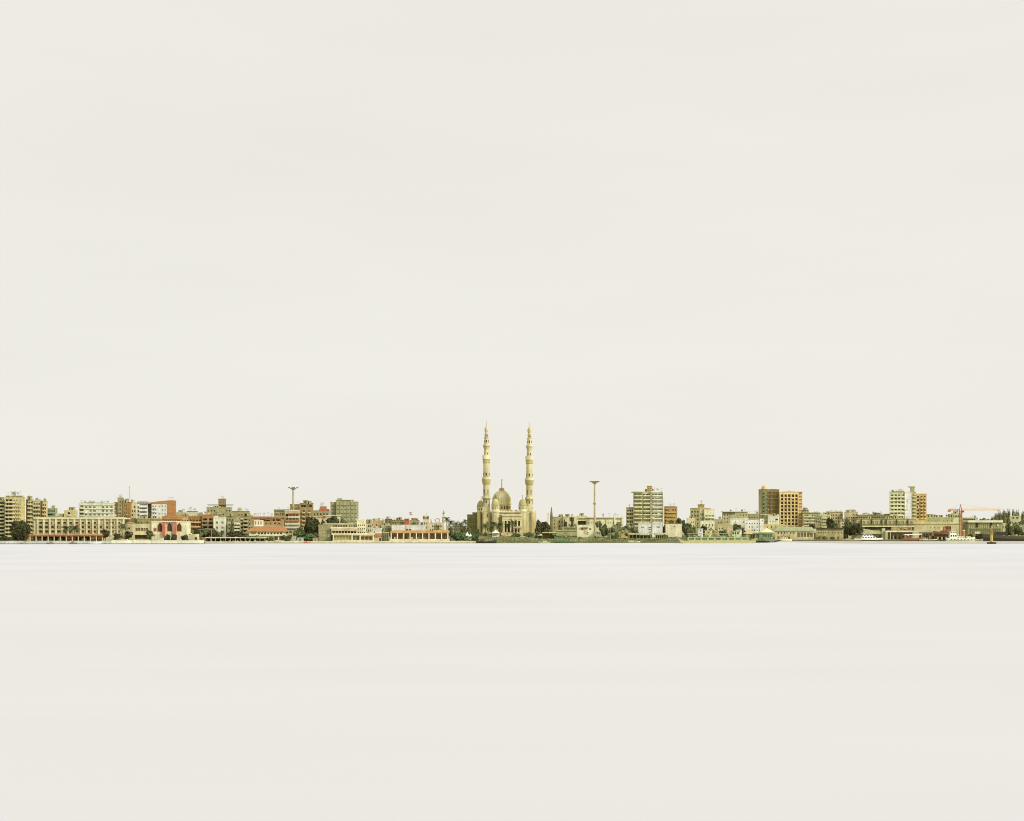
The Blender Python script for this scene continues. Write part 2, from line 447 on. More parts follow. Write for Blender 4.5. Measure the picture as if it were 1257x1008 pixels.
def palm(px, ytop, Y, label, wpx=7, group='date palms', base=G, tone=(96,104,54)):
    h = PZ(ytop,Y)-base; w = wpx*S(Y)*1.35
    var = R.randrange(3); key = (var, tone)
    if key not in PALM:
        r = random.Random(var+5); b = MB()
        for i in range(30):
            a = 2*PI*i/30+r.uniform(-.15,.15); e0 = r.uniform(-.35,1.35); ln = r.uniform(.5,.62); pts = []
            p = Vector((0,0,0)); el = e0
            for k in range(6):
                pts.append(p.copy()); p = p+Vector((math.cos(a)*math.cos(el), math.sin(a)*math.cos(el), math.sin(el)))*ln/5; el -= .30
            sd = Vector((-math.sin(a), math.cos(a), 0))
            for k in range(5):
                for sg in (-1,1):
                    for q in (0,.5):
                        m = pts[k].lerp(pts[k+1], q); l = .15*(1-abs(k+q-2)/4.4)
                        e = m+sd*sg*l+(pts[k+1]-pts[k])*.7-Vector((0,0,.05)); f = (pts[k+1]-pts[k])*.3
                        b.quad(tuple(m), tuple(m+f), tuple(e+f*.4), tuple(e))
        PALM[key] = b.mesh('palm_fronds', [mat(tone, 'leaf')])
        t = MB()
        for k in range(8):
            t.bar((.012*math.sin(k*.5),0,k/8),(.012*math.sin(k*.5+.5),0,(k+1)/8),.036-.001*k,0,.032-.001*k,7)
        PALM[('t',var)] = t.mesh('trunk', [mat((112,94,60))])
    o = empty('palm_tree', (PX(px,Y),Y,base), label, 'palm tree', group, R.uniform(0,6.28))
    th = h-w*.25
    t = put('trunk', PALM[('t',var)], o); t.scale = (9,9,th)
    c = put('crown', PALM[key], o, (9*.012*math.sin(4),0,th)); c.scale = (w,w,w)
    return o
# ================================================================ camera, sky, sun
SC.view_settings.view_transform = 'Standard'; SC.view_settings.look = 'None'
SC.view_settings.exposure = 0; SC.view_settings.gamma = 1
cam = bpy.data.cameras.new('camera'); co = bpy.data.objects.new('camera', cam); COL.objects.link(co)
co.location = (0,0,H); co.rotation_euler = (PI/2,0,0)
cam.sensor_width = 36; cam.lens = 36*F/1257; cam.shift_y = (HY-504)/1257; cam.clip_start = .5; cam.clip_end = 60000
SC.camera = co
SC.cycles.filter_width = 1.05
EL, AZ = math.radians(33), math.radians(56)       # sun behind the camera, to the right
sdir = Vector((math.sin(AZ)*math.cos(EL), -math.cos(AZ)*math.cos(EL), math.sin(EL)))
sl = bpy.data.lights.new('sun', 'SUN'); sl.energy = 3.0; sl.angle = math.radians(11); sl.color = (1,.98,.88)
so = bpy.data.objects.new('sun', sl); COL.objects.link(so); so.rotation_euler = (-sdir).to_track_quat('-Z','Y').to_euler()
so.location = (300,-200,400)
wd = bpy.data.worlds.new('World'); SC.world = wd; wd.use_nodes = True
nt = wd.node_tree; N = nt.nodes; L = nt.links; bg = N['Background']; bg.inputs['Strength'].default_value = .1
sky = N.new('ShaderNodeTexSky'); sky.sky_type = 'NISHITA'; sky.sun_disc = False
sky.sun_elevation = EL; sky.sun_rotation = PI-AZ
tc = N.new('ShaderNodeTexCoord')
mp = N.new('ShaderNodeMapping'); mp.inputs['Scale'].default_value = (1.1,1.1,6.5); mp.inputs['Rotation'].default_value = (0,.05,0)
L.new(tc.outputs['Generated'], mp.inputs['Vector'])
n1 = N.new('ShaderNodeTexNoise'); n1.inputs['Scale'].default_value = 2.1; n1.inputs['Detail'].default_value = 5; n1.inputs['Roughness'].default_value = .5
L.new(mp.outputs['Vector'], n1.inputs['Vector'])
mr = N.new('ShaderNodeMapRange'); mr.inputs['From Min'].default_value = .3; mr.inputs['From Max'].default_value = .7
mr.inputs['To Min'].default_value = .966; mr.inputs['To Max'].default_value = 1.012
L.new(n1.outputs['Fac'], mr.inputs['Value'])
cl = N.new('ShaderNodeVectorMath'); cl.operation = 'SCALE'; cl.inputs[0].default_value = (8.75, 8.54, 7.80)
L.new(mr.outputs['Result'], cl.inputs['Scale'])
mix = N.new('ShaderNodeMix'); mix.data_type = 'RGBA'; mix.inputs['Factor'].default_value = .97
L.new(sky.outputs['Color'], mix.inputs['A']); L.new(cl.outputs['Vector'], mix.inputs['B'])
L.new(mix.outputs['Result'], bg.inputs['Color'])

# ================================================================ water, land, quays
def water_mat(name, base, gl, rough, tint=.0):
    m = bpy.data.materials.new(name); m.use_nodes = True; nt = m.node_tree; N = nt.nodes; L = nt.links
    N.remove(N['Principled BSDF']); out = N['Material Output']
    df = N.new('ShaderNodeBsdfDiffuse'); gs = N.new('ShaderNodeBsdfGlossy'); gs.inputs['Roughness'].default_value = rough
    gs.inputs['Color'].default_value = (.95,.95,.95,1)
    mx = N.new('ShaderNodeMixShader'); mx.inputs[0].default_value = gl
    L.new(df.outputs[0], mx.inputs[1]); L.new(gs.outputs[0], mx.inputs[2]); L.new(mx.outputs[0], out.inputs['Surface'])
    tc = N.new('ShaderNodeTexCoord')
    def streak(sc, lo, hi, det=4):
        mp = N.new('ShaderNodeMapping'); mp.inputs['Scale'].default_value = sc; L.new(tc.outputs['Object'], mp.inputs['Vector'])
        n = N.new('ShaderNodeTexNoise'); n.inputs['Scale'].default_value = 1; n.inputs['Detail'].default_value = det
        L.new(mp.outputs['Vector'], n.inputs['Vector'])
        r = N.new('ShaderNodeMapRange'); r.inputs['From Min'].default_value = .36; r.inputs['From Max'].default_value = .62
        r.inputs['To Min'].default_value = lo; r.inputs['To Max'].default_value = hi; r.interpolation_type = 'SMOOTHSTEP'
        L.new(n.outputs['Fac'], r.inputs['Value']); return r.outputs['Result']
    a = streak((.011,.024,1), .945, 1.014, 2); b = streak((.02,.06,1), .99, 1.006, 2); bgn = streak((.012,.05,1), .982, 1.002, 3)
    mu = N.new('ShaderNodeMath'); mu.operation = 'MULTIPLY'; L.new(a, mu.inputs[0]); L.new(b, mu.inputs[1])
    sx = N.new('ShaderNodeSeparateXYZ'); L.new(tc.outputs['Object'], sx.inputs[0])
    # even colour near the viewer; streaky, slightly lighter and cooler out in the channel
    far = N.new('ShaderNodeMapRange'); far.inputs['From Min'].default_value = 60; far.inputs['From Max'].default_value = 520; far.interpolation_type = 'SMOOTHSTEP'
    L.new(sx.outputs['Y'], far.inputs['Value'])
    st = N.new('ShaderNodeMix'); st.data_type = 'FLOAT'; L.new(bgn, st.inputs['A']); L.new(far.outputs['Result'], st.inputs['Factor']); L.new(mu.outputs[0], st.inputs['B'])
    cm = N.new('ShaderNodeMix'); cm.data_type = 'RGBA'; cm.inputs['A'].default_value = (*base,1); cm.inputs['B'].default_value = (base[0]*1.02,base[1]*1.022,base[2]*1.035,1)
    L.new(far.outputs['Result'], cm.inputs['Factor'])
    sc = N.new('ShaderNodeVectorMath'); sc.operation = 'SCALE'; L.new(cm.outputs['Result'], sc.inputs[0]); L.new(st.outputs['Result'], sc.inputs['Scale'])
    L.new(sc.outputs['Vector'], df.inputs['Color'])
    return m
def flat(name, pts, z, m, kind='structure'):
    b = MB(); b.poly([(x,y,z) for x,y in pts]); return tag(b.build(name, m), kind=kind)
flat('water', [(-2500,-400),(2500,-400),(2500,1330),(-2500,1330)], 0, water_mat('milky_water', (.620,.616,.632), .04, .5))
shore = [(-900,936),(137,938),(250,940),(251,986),(345,1000),(600,1010),(860,1042),(950,1078),(962,1243),(1300,1252),(2300,1260)]
SH = [(PX(p,Y),Y) for p,Y in shore]
# ground sheet to the horizon
def ground_mat():
    m, nt, b = nmat('ground'); N = nt.nodes; L = nt.links
    tc = N.new('ShaderNodeTexCoord'); n = N.new('ShaderNodeTexNoise'); n.inputs['Scale'].default_value = .03; n.inputs['Detail'].default_value = 6
    L.new(tc.outputs['Object'], n.inputs['Vector']); r = N.new('ShaderNodeValToRGB')
    r.color_ramp.elements[0].position = .38; r.color_ramp.elements[0].color = (.16,.15,.085,1)
    r.color_ramp.elements[1].position = .62; r.color_ramp.elements[1].color = (.33,.29,.19,1)
    L.new(n.outputs['Fac'], r.inputs['Fac']); L.new(r.outputs['Color'], b.inputs['Base Color']); b.inputs['Roughness'].default_value = 1
    return m
b = MB(); b.poly([(x,y,G) for x,y in SH]+[(24000,27000,G),(-24000,27000,G)])
tag(b.build('ground', ground_mat()), kind='structure')
def quay(i0, i1, zt, label, col, coping, base_col):
    o = empty('quay_wall', (SH[i0][0], SH[i0][1], 0), label, 'quay wall'); ox, oy = SH[i0]
    w = MB(); c = MB(); f = MB()
    for i in range(i0, i1):
        a = Vector((SH[i][0]-ox, SH[i][1]-oy)); d = Vector((SH[i+1][0]-ox, SH[i+1][1]-oy)); t = (d-a).normalized(); n = Vector((t.y,-t.x))
        def seg(mb, out, inn, z0, z1):
            p = [a+n*out, d+n*out, d-n*inn, a-n*inn]
            lo = [(q.x,q.y,z0) for q in p]; hi = [(q.x,q.y,z1) for q in p]
            mb.quad(*hi); mb.quad(lo[0],lo[1],hi[1],hi[0]); mb.quad(lo[1],lo[2],hi[2],hi[1]); mb.quad(lo[2],lo[3],hi[3],hi[2]); mb.quad(lo[3],lo[0],hi[0],hi[3])
        seg(w, .3, .5, .45, zt); seg(c, .42, .62, zt+.002, zt+.25); seg(f, .5, .5, -1, .448)
    w.build('wall', mat(col), o); c.build('coping', mat(coping), o); f.build('footing', mat(base_col), o)
    return o
quay(0,1,2.0,'pale promenade wall at the far left, below the hotel and its red-roofed cafe',(205,202,186),(214,210,192),(120,116,96))
quay(1,2,2.5,'cream promenade wall under the pink-pillared casino with arched windows',(228,220,188),(236,228,198),(120,112,84))
quay(3,4,1.25,'low grey quay edge below the long shade pavilion',(196,190,164),(206,200,172),(110,102,78))
quay(4,5,1.35,'cream quay wall below the clubhouse and the colonnade pavilion',(226,216,180),(232,222,188),(92,84,58))
quay(5,7,.75,'low weedy stone bank edge in front of the mosque gardens',(142,140,96),(150,148,104),(96,92,62))
quay(8,10,.9,'dark stone dock edge along the boatyard on the right',(128,122,88),(146,140,104),(72,66,46))
# glossier water at the right; its dark greenish base colour paints the bank's reflection
flat('harbour_reflection_water', [(PX(958,1180),1180),(PX(985,1075),1075),(PX(1035,995),995),(PX(1110,962),962),(PX(2300,950),950),(PX(2300,1256),1256),(PX(962,1241),1241)], .06, water_mat('reflection_tinted_water', (.50,.50,.43), .25, .16))
# grassy bank before the mosque and the ferry landing
def bank():
    b = MB(); nx, ny = 150, 16; r = random.Random(3)
    for j in range(ny+1):
        for i in range(nx+1):
            px = 552+i*(394)/nx; t = j/ny
            ys = 1010+(px-600)*.125 if px > 600 else 1009
            Y = ys+1.5+t*75
            edge = min(1, (px-552)/14, (946-px)/14)
            z = G+.004+edge*(4.0*t**.8+r.uniform(0,.35)*min(1,t*6)*(1-.4*t))*(1 if j else 0)
            b.v.append((PX(px,Y),Y,z))
    for j in range(ny):
        for i in range(nx):
            a = j*(nx+1)+i; b.f.append((a,a+1,a+nx+2,a+nx+1)); b.m.append(0)
    m, nt, p = nmat('grass_bank'); N = nt.nodes; L = nt.links
    tc = N.new('ShaderNodeTexCoord'); n = N.new('ShaderNodeTexNoise'); n.inputs['Scale'].default_value = .09; n.inputs['Detail'].default_value = 7
    L.new(tc.outputs['Object'], n.inputs['Vector']); rr = N.new('ShaderNodeValToRGB')
    rr.color_ramp.elements[0].position = .36; rr.color_ramp.elements[0].color = (.085,.095,.03,1)
    rr.color_ramp.elements[1].position = .66; rr.color_ramp.elements[1].color = (.28,.26,.12,1)
    L.new(n.outputs['Fac'], rr.inputs['Fac']); L.new(rr.outputs['Color'], p.inputs['Base Color']); p.inputs['Roughness'].default_value = 1
    return tag(b.build('grass_bank', m), kind='structure')
bank()
# scrub growing on the bank
def scrub():
    r = random.Random(9); b = MB()
    for _ in range(3000):
        px = r.uniform(560,938); t = r.random()**1.5
        Y = (1010+max(0,px-600)*.125)+2.5+t*70; x = PX(px,Y)
        z = bz(px,Y)+r.uniform(0,.4); s = r.uniform(.25,.6); a = r.uniform(0,PI); w = s*1.3
        dx, dy = math.cos(a)*w, math.sin(a)*w
        b.quad((x-dx,y_ := Y-dy,z-.3),(x+dx,Y+dy,z-.3),(x+dx*.5,Y+dy*.5+r.uniform(-.3,.3),z+s),(x-dx*.4,Y-dy*.4,z+s*.8), 0 if r.random() < .6 else 1)
    o = b.build('scrub', [mat((104,116,56),'leaf'), mat((138,140,78),'leaf')]); return tag(o, 'low green scrub covering the bank before the mosque', 'scrub', kind='stuff')
scrub()
# ================================================================ left part of the town
CREAM=(226,214,168); TAN=(206,190,136); OLIVE=(158,150,100); GREY=(176,172,132); WHT=(234,230,208); TERRA=(190,120,66); LITE=(240,228,186)
def towns_left():
    # tall block at the left edge
    b = Bld('apartment_block','tall tan apartment block with stacked dark balconies at the far left edge','apartment block',1050,18)
    b.block(-22,6,614,(176,166,110),win=[W(-22,6,616,660,4,10,.88,.42,'rect',DARK,oz=.15,bal='row',bcol=(196,190,146),bd=1.0)],d=9,fit=False)
    b.stuff(2)
    b.block(6,31,611,(212,194,132),dy=-3,d=10,win=[W(6.5,17,612.5,659,2,10,.9,.46,'rect',(66,54,32),oz=.14,bal='row',bcol=(206,194,146)),W(17,22,612.5,659,2,10,.5,.46,'rect',None,skip=.08,bal='row',bcol=(222,206,150),bd=.9),W(22.5,30.5,612.5,659,3,10,.44,.44,'rect',None,skip=.1,bal='each',bcol=(216,198,140),bd=.8)],smax=.2,cap=(200,184,126))
    b.block(7,29,608.4,(190,172,116),y1=611.2,dy=-1,d=6,win=[W(7,29,608.9,611.2,8,1,.66,.8,'rect',DARK)],part='roof_storey',side=False,smax=.1)
    b.stuff(8,('antenna','antenna','satellite_dish','water_tank'))
    # stepped neighbour
    b = Bld('apartment_block','stepped tan apartment block with two dark vertical slots, right of the tallest left block','apartment block',1075,45)
    b.block(32,41,613.5,(204,188,134),d=10,win=[W(34.5,41,615,659,2,9,.6,.46,'rect',None,skip=.06,bal='row',bcol=(220,204,150))],smax=.1,cap=(206,190,138))
    b.stuff(2)
    b.block(41,51,615.5,(212,196,140),dy=-.6,d=10,win=[W(41,51,617,660,3,9,.6,.5,'rect',None,oz=.1,bal='each',bcol=(218,204,154))],smax=.15,cap=(206,190,138)); b.stuff(3)
    b.block(50.2,52.2,614.5,(120,104,64),dy=-.9,d=8,part='dark_slot_block',smax=.1)  # narrow block coloured dark to stand for the second slot
    b.block(52.2,58.5,616,(214,196,142),dy=-.7,d=9,win=[W(52.2,58.5,618,656,2,8,.6,.5,'rect',None,bal='each',bcol=(222,190,140))],smax=.25,cap=(206,190,138)); b.stuff(2)
    b.slab(32.0,34.2,613.8,652,-.25,-.01,(104,90,56),'slot_shade_strip')  # proud strip, coloured dark for the shade of a recessed slot
    b = Bld('apartment_block','low greenish apartment house with teal balconies behind the hotel roof','apartment block',1080,64)
    b.block(57,70.5,625,(164,164,120),win=[W(57.5,70,626,652,4,6,.62,.5,'rect',None,oz=.1,bal='row',bcol=(150,166,130))],smax=.2,cap=(160,156,110)); b.stuff(3)
    b = Bld('apartment_block','plain tan house with dark window slots directly above the hotel roof','apartment block',1060,82)
    b.block(68,79,630.5,(206,190,132),win=[W(68.5,79,631,648,4,4,.4,.5,'rect',None)],smax=.2)
    b.block(78.6,95.5,627.2,(214,198,142),dy=-1,win=[W(83.6,87.6,628,650,1,5,.8,.62,'rect',DARK),W(88.2,95,628,650,2,5,.2,.3,'rect')],smax=.15,cap=(220,204,150)); b.stuff(2)
    # hotel
    Y = 978
    b = Bld('hotel','long cream hotel with a grid of columns and reddish panels under its windows','hotel',Y,96)
    b.block(41.5,152.5,637,(216,204,152),y1=None,d=14,win=[W(46,151.5,639.2,655.4,14,3,.62,.42,'rect',(58,52,34),oz=-.0)],smax=.03)
    X0,X1,yf,yb,z1 = b.last
    n = 14; xs = [46+105.5*i/n for i in range(n+1)]
    for i,x in enumerate(xs):
        b.slab(x-.9,x+.9,637.3,657.5,-.9,-.012,(232,222,174),'column')
    for j in range(3):
        for i in range(n):
            c = (xs[i]+xs[i+1])/2; y = 639.2+5.4*(j+1)-1.35
            b.slab(c-2.3,c+2.3,y-.1,y+1.25,-.35,-.012,(190,136,88),'spandrel_panel')
            b.slab(c-2.5,c+2.5,y+1.3,y+1.75,-.6,-.013,(240,226,186),'sill')
    b.slab(41,152.8,635.6,637.3,-1.1,14.4,(228,216,166),'roof_edge')
    b.slab(44,150,634.9,635.6,3,11,(206,196,150),'roof_deck')
    b.last = (X0+2,X1-2,3,10,b.zz(635.0)); b.stuff(5,('satellite_dish','antenna'))
    # cafe
    Y = 950
    b = Bld('cafe_pavilion','long open cafe with an orange-red roof edge at the foot of the hotel','cafe',Y,80)
    b.slab(35,128,656.6,658.3,-.6,9.5,(198,76,32),'roof_edge')
    b.slab(36,127,655.9,656.6,0,9,(206,150,96),'roof')
    b.slab(36,127,658.4,664,8.6,9,(104,92,60),'back_wall')  # dark sheet: the shade of the cafe interior put into its colour
    b.posts([37+7.4*i for i in range(13)],658.3,None,0,.28,(222,206,160))
    for x0,x1,c in ((34,41,(200,112,76)),(82,92.5,(184,80,46)),(112,118,(196,120,76)),(120,128,(180,92,54))):
        b.slab(x0,x1,659,662.2,1.0,1.3,c,'canvas_screen')
    for x0,x1 in ((43,50),(57,63),(71,76),(100,106)):
        b.slab(x0,x1,660.6,664,2.2,3.4,R.choice([(120,116,76),(150,138,98),(98,92,58)]),'counter')
    # white green block
    b = Bld('apartment_block','pale mint apartment block with a dark balustrade along its roof','apartment block',1085,118)
    b.block(97,140.5,618.6,(224,222,190),d=12,win=[W(98,103,620,657,1,8,.8,.5,'rect',(98,98,66),oz=.15,bal='row',bcol=(212,206,166)),W(103,140,620.5,657,7,8,.55,.42,'rect',(96,104,74),frame=(220,218,190),skip=.15),],smax=.02,cap=(222,222,190))
    b.slab(99,128,617.0,617.9,-.1,.2,(120,112,84),'balustrade','metal')
    for y in (620.2,624.8,629.4,634):
        b.slab(104,139.5,y-.4,y+.25,-.5,-.012,(236,232,206),'floor_band')
    b.stuff(9,('antenna','satellite_dish','satellite_dish','water_tank'))
    # brick tower group
    b = Bld('apartment_block','brown brick apartment tower with a grey central shaft, under the lattice mast','apartment block',1112,151)
    b.block(139.6,146,616.5,(176,128,66),win=[W(139.8,146,618,655,2,8,.4,.45,'rect',None,skip=.2)],kind='brick',smax=.1)
    b.block(144.3,152,611.8,(168,158,112),dy=-1,win=[W(146.6,149,614,655,1,9,.8,.6,'rect',(104,98,64))],part='lift_shaft',smax=.12,cap=(172,162,116)); b.stuff(2,('antenna','satellite_dish'))
    b.block(150.6,161.4,617.2,(182,122,58),dy=-1.6,win=[W(151.5,160.5,618.5,655,3,8,.35,.4,'rect',None,skip=.3)],kind='brick',smax=.12,cap=(160,112,58)); b.stuff(2)
    b.block(153.6,158.6,612.2,(190,176,122),y1=617.3,dy=2,d=4,part='roof_shed',smax=.15,side=False)
    mast(159,597,1118,613.5)
    b = Bld('apartment_block','narrow cream house between the brick tower and the white zigzag block','apartment block',1120,164)
    b.block(160,168.5,617.5,(234,216,166),win=[W(161,168,620,655,2,7,.5,.45,'rect',None,skip=.15)],smax=.15,cap=(226,206,150)); b.stuff(2)
    # white zigzag block with orange end
    b = Bld('apartment_block','white apartment block with zigzag balconies and a blank orange brick end wall','apartment block',1092,192)
    b.block(168,181.5,618.5,(236,236,216),win=[W(168.4,170.8,620.6,657,1,8,.7,.5,'rect',DARK)],smax=.02,cap=(200,190,150))
    b.slab(169,180,615.6,616.4,1,7,(150,138,100),'roof_canopy'); b.slab(168.2,181.2,617.0,617.9,-.3,.2,(92,82,54),'roof_rail','metal'); b.posts([169.5,173,176.5,179.6],616.4,618.5,1.4,.12,(150,140,104))
    Yf = b.Y
    for j in range(8):
        y = 622.8+j*4.6; m = MB(); zb = b.zz(y); xa, xb = b.lx(171.2), b.lx(181.2); w = (xb-xa)/4
        pts = []
        for k in range(5):
            pts.append((xa+k*w, zb+(.9 if k % 2 else 0)))
        poly = pts+[(p[0],p[1]+.75) for p in pts[::-1]]
        for k in range(4):
            p,q = pts[k],pts[k+1]
            m.prism([p,q,(q[0],q[1]+.8),(p[0],p[1]+.8)],-1.3,-1.15)
        m.box(xa,xb,-1.14,0,zb-.1,zb+.05)
        m.build('balcony', mat((240,240,222)), b.root)
        put('window', win_mesh(5.4,1.1,(104,100,76),(200,200,176),.35), b.root, ((xa+xb)/2,-.4,zb+2.1))
    b.block(181.5,186,617.6,(112,100,70),dy=1.5,win=[W(181.8,185.8,620,657,1,8,.8,.6,'rect',DARK)],smax=.02,part='recess_wall')
    b.block(186,205,618,(238,236,214),dy=-.5,win=[W(186.6,192.6,619.5,656,2,8,.5,.45,'rect',DARK,frame=(236,232,210),bal='each',bcol=(240,238,218)),W(193.5,204.5,619.5,656,3,8,.34,.45,'rect',(120,108,80),frame=(236,232,210),skip=.1)],smax=.01)
    # sloping orange roof edge and the brick end
    m = MB(); m.prism([(b.lx(181),b.zz(618.4)),(b.lx(205.4),b.zz(618.0)),(b.lx(216,1104),b.zz(614.2)),(b.lx(207),b.zz(614.3)),(b.lx(196),b.zz(615.2)),(b.lx(181),b.zz(617.3))],-.9,9); m.build('roof_edge', mat((200,124,62),'brick'), b.root)
    b.block(205,216.2,614.4,(204,118,56),dy=-.7,kind='brick',smax=.05,part='end_wall',side=False)
    for y in (619,623.6,628.2,632.8):
        b.slab(205.2,215.6,y-.2,y+.2,-.8,-.712,(196,158,104),'floor_band')
    for x in (208.6,212.2): b.slab(x-.15,x+.15,614.6,645,-.79,-.713,(186,140,88),'column')
    b.stuff(2,('antenna',))
    # casino
    b = Bld('casino','cream seafront casino with tall brown pointed arches between pink-red pillars','casino',968,197)
    b.block(163,186,643.2,(214,202,154),d=10,win=[W(166,182,647.8,652.4,5,1,.8,.8,'rect',(120,84,54),frame=(176,150,104))],fit=False)
    b.slab(163.5,166,642.6,656.5,-1,-.01,(196,186,140),'pilaster_or_shade_strip')
    b.block(186,229,641.2,(243,226,178),dy=-1.2,d=12,win=[W(193.7,199.3,641.9,652.4,1,1,.92,.98,'arch',(98,62,36),frame=(170,120,76)),W(205.1,211.3,641.9,652.4,1,1,.92,.98,'arch',(98,62,36),frame=(226,200,150)),W(217,223.2,641.9,652.4,1,1,.92,.98,'arch',(98,62,36),frame=(226,200,150))],fit=False,cap=(236,222,178))
    for x in (201.2,214.2): b.slab(x-2.0,x+2.0,641,657.8,-2.6,-1.212,(226,96,80),'pillar')
    b.slab(202.6,203.1,641.2,657.6,-2.75,-2.605,(250,220,196),'pillar_stripe'); b.slab(213.2,213.7,641.2,657.6,-2.75,-2.605,(250,220,196),'pillar_stripe')
    b.slab(199,216.6,639.7,641.0,-3,6,(246,234,200),'lintel')
    for x in (190.4,): b.slab(x-1.6,x+1.6,648.3,651.8,-1.5,-1.212,(196,76,46),'shutter')
    b.slab(164,190,656.8,661.2,-.4,-.02,(104,84,52),'ground_opening'); b.slab(163,191,655.8,656.8,-2.2,-.01,(222,206,158),'canopy')
    b.slab(205.5,211,653.6,657.6,-1.5,-1.212,(226,216,176),'panel'); b.stuff(3,('antenna','air_conditioner'),blk=None)
    b = Bld('roof_pavilion','orange brick upper storey standing behind the pink-pillared casino','building',1000,211)
    b.block(199,224,634.8,(200,110,54),kind='brick',win=[W(200,223,637,641,8,1,.5,.4,'rect',(150,76,38))],smax=.06,cap=(214,132,72)); b.slab(202,220,632.6,634.6,1,6,(176,150,92),'roof_shed')
    b.slab(198.5,224.5,636.2,636.8,-.5,-.01,(224,158,96),'floor_band')
    b = Bld('gatehouse','small tan gatehouse with a gabled top left of the casino','gatehouse',962,158.5)
    b.block(154,163.4,642.4,(206,190,142),d=5,win=[W(156,161.5,645,660,1,2,.3,.25,'rect')],fit=False)
    m = MB(); x0,x1 = b.lx(153.4),b.lx(164); m.prism([(x0,b.zz(642.4)+.004),(x1,b.zz(642.4)+.004),((x0+x1)/2,b.zz(640.4))],-.3,5.3); m.build('roof', mat((204,140,84)), b.root)
    b = Bld('apartment_block','olive house with a flat roof behind the casino and the dark trees','apartment block',1030,182)
    b.block(164,199,637.4,(164,152,100),win=[W(165,198,639,650,9,2,.4,.4,'rect',None,skip=.2)],smax=.06,cap=(186,170,116)); b.stuff(4)
    # roofs 224-250
    b = Bld('apartment_block','low block with a white roof band behind the terracotta arcades','apartment block',1150,238)
    b.block(216,229,629.4,(196,184,140),win=[W(217,229,631,650,4,4,.5,.45)],smax=.15,cap=(214,206,166)); b.stuff(3)
    b.block(228,249.5,630,(230,222,186),dy=-1,win=[W(229,249,632,648,6,4,.5,.4)],smax=.12,cap=(238,232,204))
    b.block(229,243,627.4,(140,132,92),y1=630.1,dy=1,d=6,win=[W(229.5,242.5,628.2,630,5,1,.7,.7,'rect',DARK)],part='roof_storey',smax=.1,side=False); b.stuff(4,('antenna','satellite_dish'))
    # grey block with pergola
    b = Bld('apartment_block','grey-olive block with a white-posted roof pergola and a square tower room','apartment block',1140,269)
    b.block(253.5,285,623.6,(176,168,118),win=[W(254,284.5,625,652,8,6,.5,.4,'rect',None,skip=.25)],smax=.04,cap=(172,164,116))
    b.slab(254.5,284.5,619.4,620.2,.5,8,(128,124,92),'pergola_roof'); b.posts([255.5+2.5*i for i in range(6)]+[280,283.4],620.2,623.4,.8,.24,(226,218,184),'post')
    b.block(268,277.6,613.2,(160,134,82),y1=623.7,dy=1.5,d=6,kind='brick',win=[W(268.5,277,614.5,623,2,2,.3,.3)],part='tower_room',smax=.06,cap=(164,142,92),side=False); b.stuff(2,('antenna',))
    b.block(262,269,621.2,(120,114,78),y1=623.7,dy=2,d=4,part='roof_shed',smax=.05,side=False)
    b = Bld('apartment_block','tan flat-roofed house with a small water tower, right of the grey pergola block','apartment block',1150,296)
    b.block(284.5,306.5,628.4,(190,172,116),win=[W(285,306,630,652,6,5,.45,.4,'rect',None,skip=.2)],smax=.05,cap=(164,130,80))
    b.slab(291.5,296.5,624.2,628,2,5,(196,188,148),'water_tank'); b.slab(292.5,295.5,623,624.2,2.5,4.5,(206,198,158),'tank_lid'); b.stuff(3,('antenna',))
    # terracotta arcades
    b = Bld('villa','terracotta villa with dark double-height loggias above the trees','villa',1052,247)
    b.block(231,249,634.6,(186,118,62),win=[W(232,248,636.4,653,4,3,.6,.4,'rect',DARK,skip=.15,bal='row',bcol=(212,176,122))],smax=.05,cap=(200,136,80))
    b.block(248,262.8,632.4,(194,118,58),dy=-1.5,win=[W(248.6,262.2,635.6,650,2,3,.88,.58,'rect',(44,34,24),rec=.35,bal='row',bcol=(176,164,126),bh=.8)],smax=.05,cap=(206,132,72))
    b.posts([255.4],636,650,-2.6,.3,(214,200,160)); b.slab(236,239,640,644,-.4,-.02,(120,80,56),'shutter')
    b.stuff(3,('antenna','satellite_dish'))
    b = Bld('apartment_block','low tan house with a red-brown sunshade at the left of the terracotta villa','apartment block',1080,229)
    b.block(222,233,634.5,(200,182,130),win=[W(223,232.6,637,654,3,3,.5,.45)],smax=.1,cap=(190,150,100)); b.stuff(2)
    b = Bld('house','white four-square house with small round-cornered windows beside the terracotta villa','house',1045,269)
    b.block(262,277.4,636.2,(234,228,196),win=[W(262.6,276.8,638.6,651,2,2,.36,.4,'rect',(112,106,78),frame=(240,236,208)),],smax=.03,cap=(242,236,208))
    b.block(262.4,268,633.4,(238,232,204),y1=636.3,dy=1,d=5,part='roof_room',smax=.05,side=False); b.stuff(3,('antenna',))
    b.slab(268.6,276.4,634.6,635.6,2,6,(120,110,76),'roof_canopy')
    b = Bld('apartment_block','grey-green house between the white house and the pagoda-like white balconies','apartment block',1060,282)
    b.block(277,288,634,(166,158,112),win=[W(277.5,287.5,636,656,3,4,.5,.45,'rect',None)],smax=.05,cap=(176,168,120)); b.stuff(2)
    b.block(279,287.6,640.5,(206,196,152),dy=-3,d=6,win=[W(279.5,287.2,642,656,2,3,.5,.45)],part='lower_wing',smax=.05)
    b = Bld('house','narrow house with tiers of flaring white balconies like a pagoda','house',1048,290.5)
    b.block(287.4,294.6,637,(178,164,116),win=[W(287.8,294.2,638.5,655,2,4,.6,.55,'rect',DARK)],smax=.04)
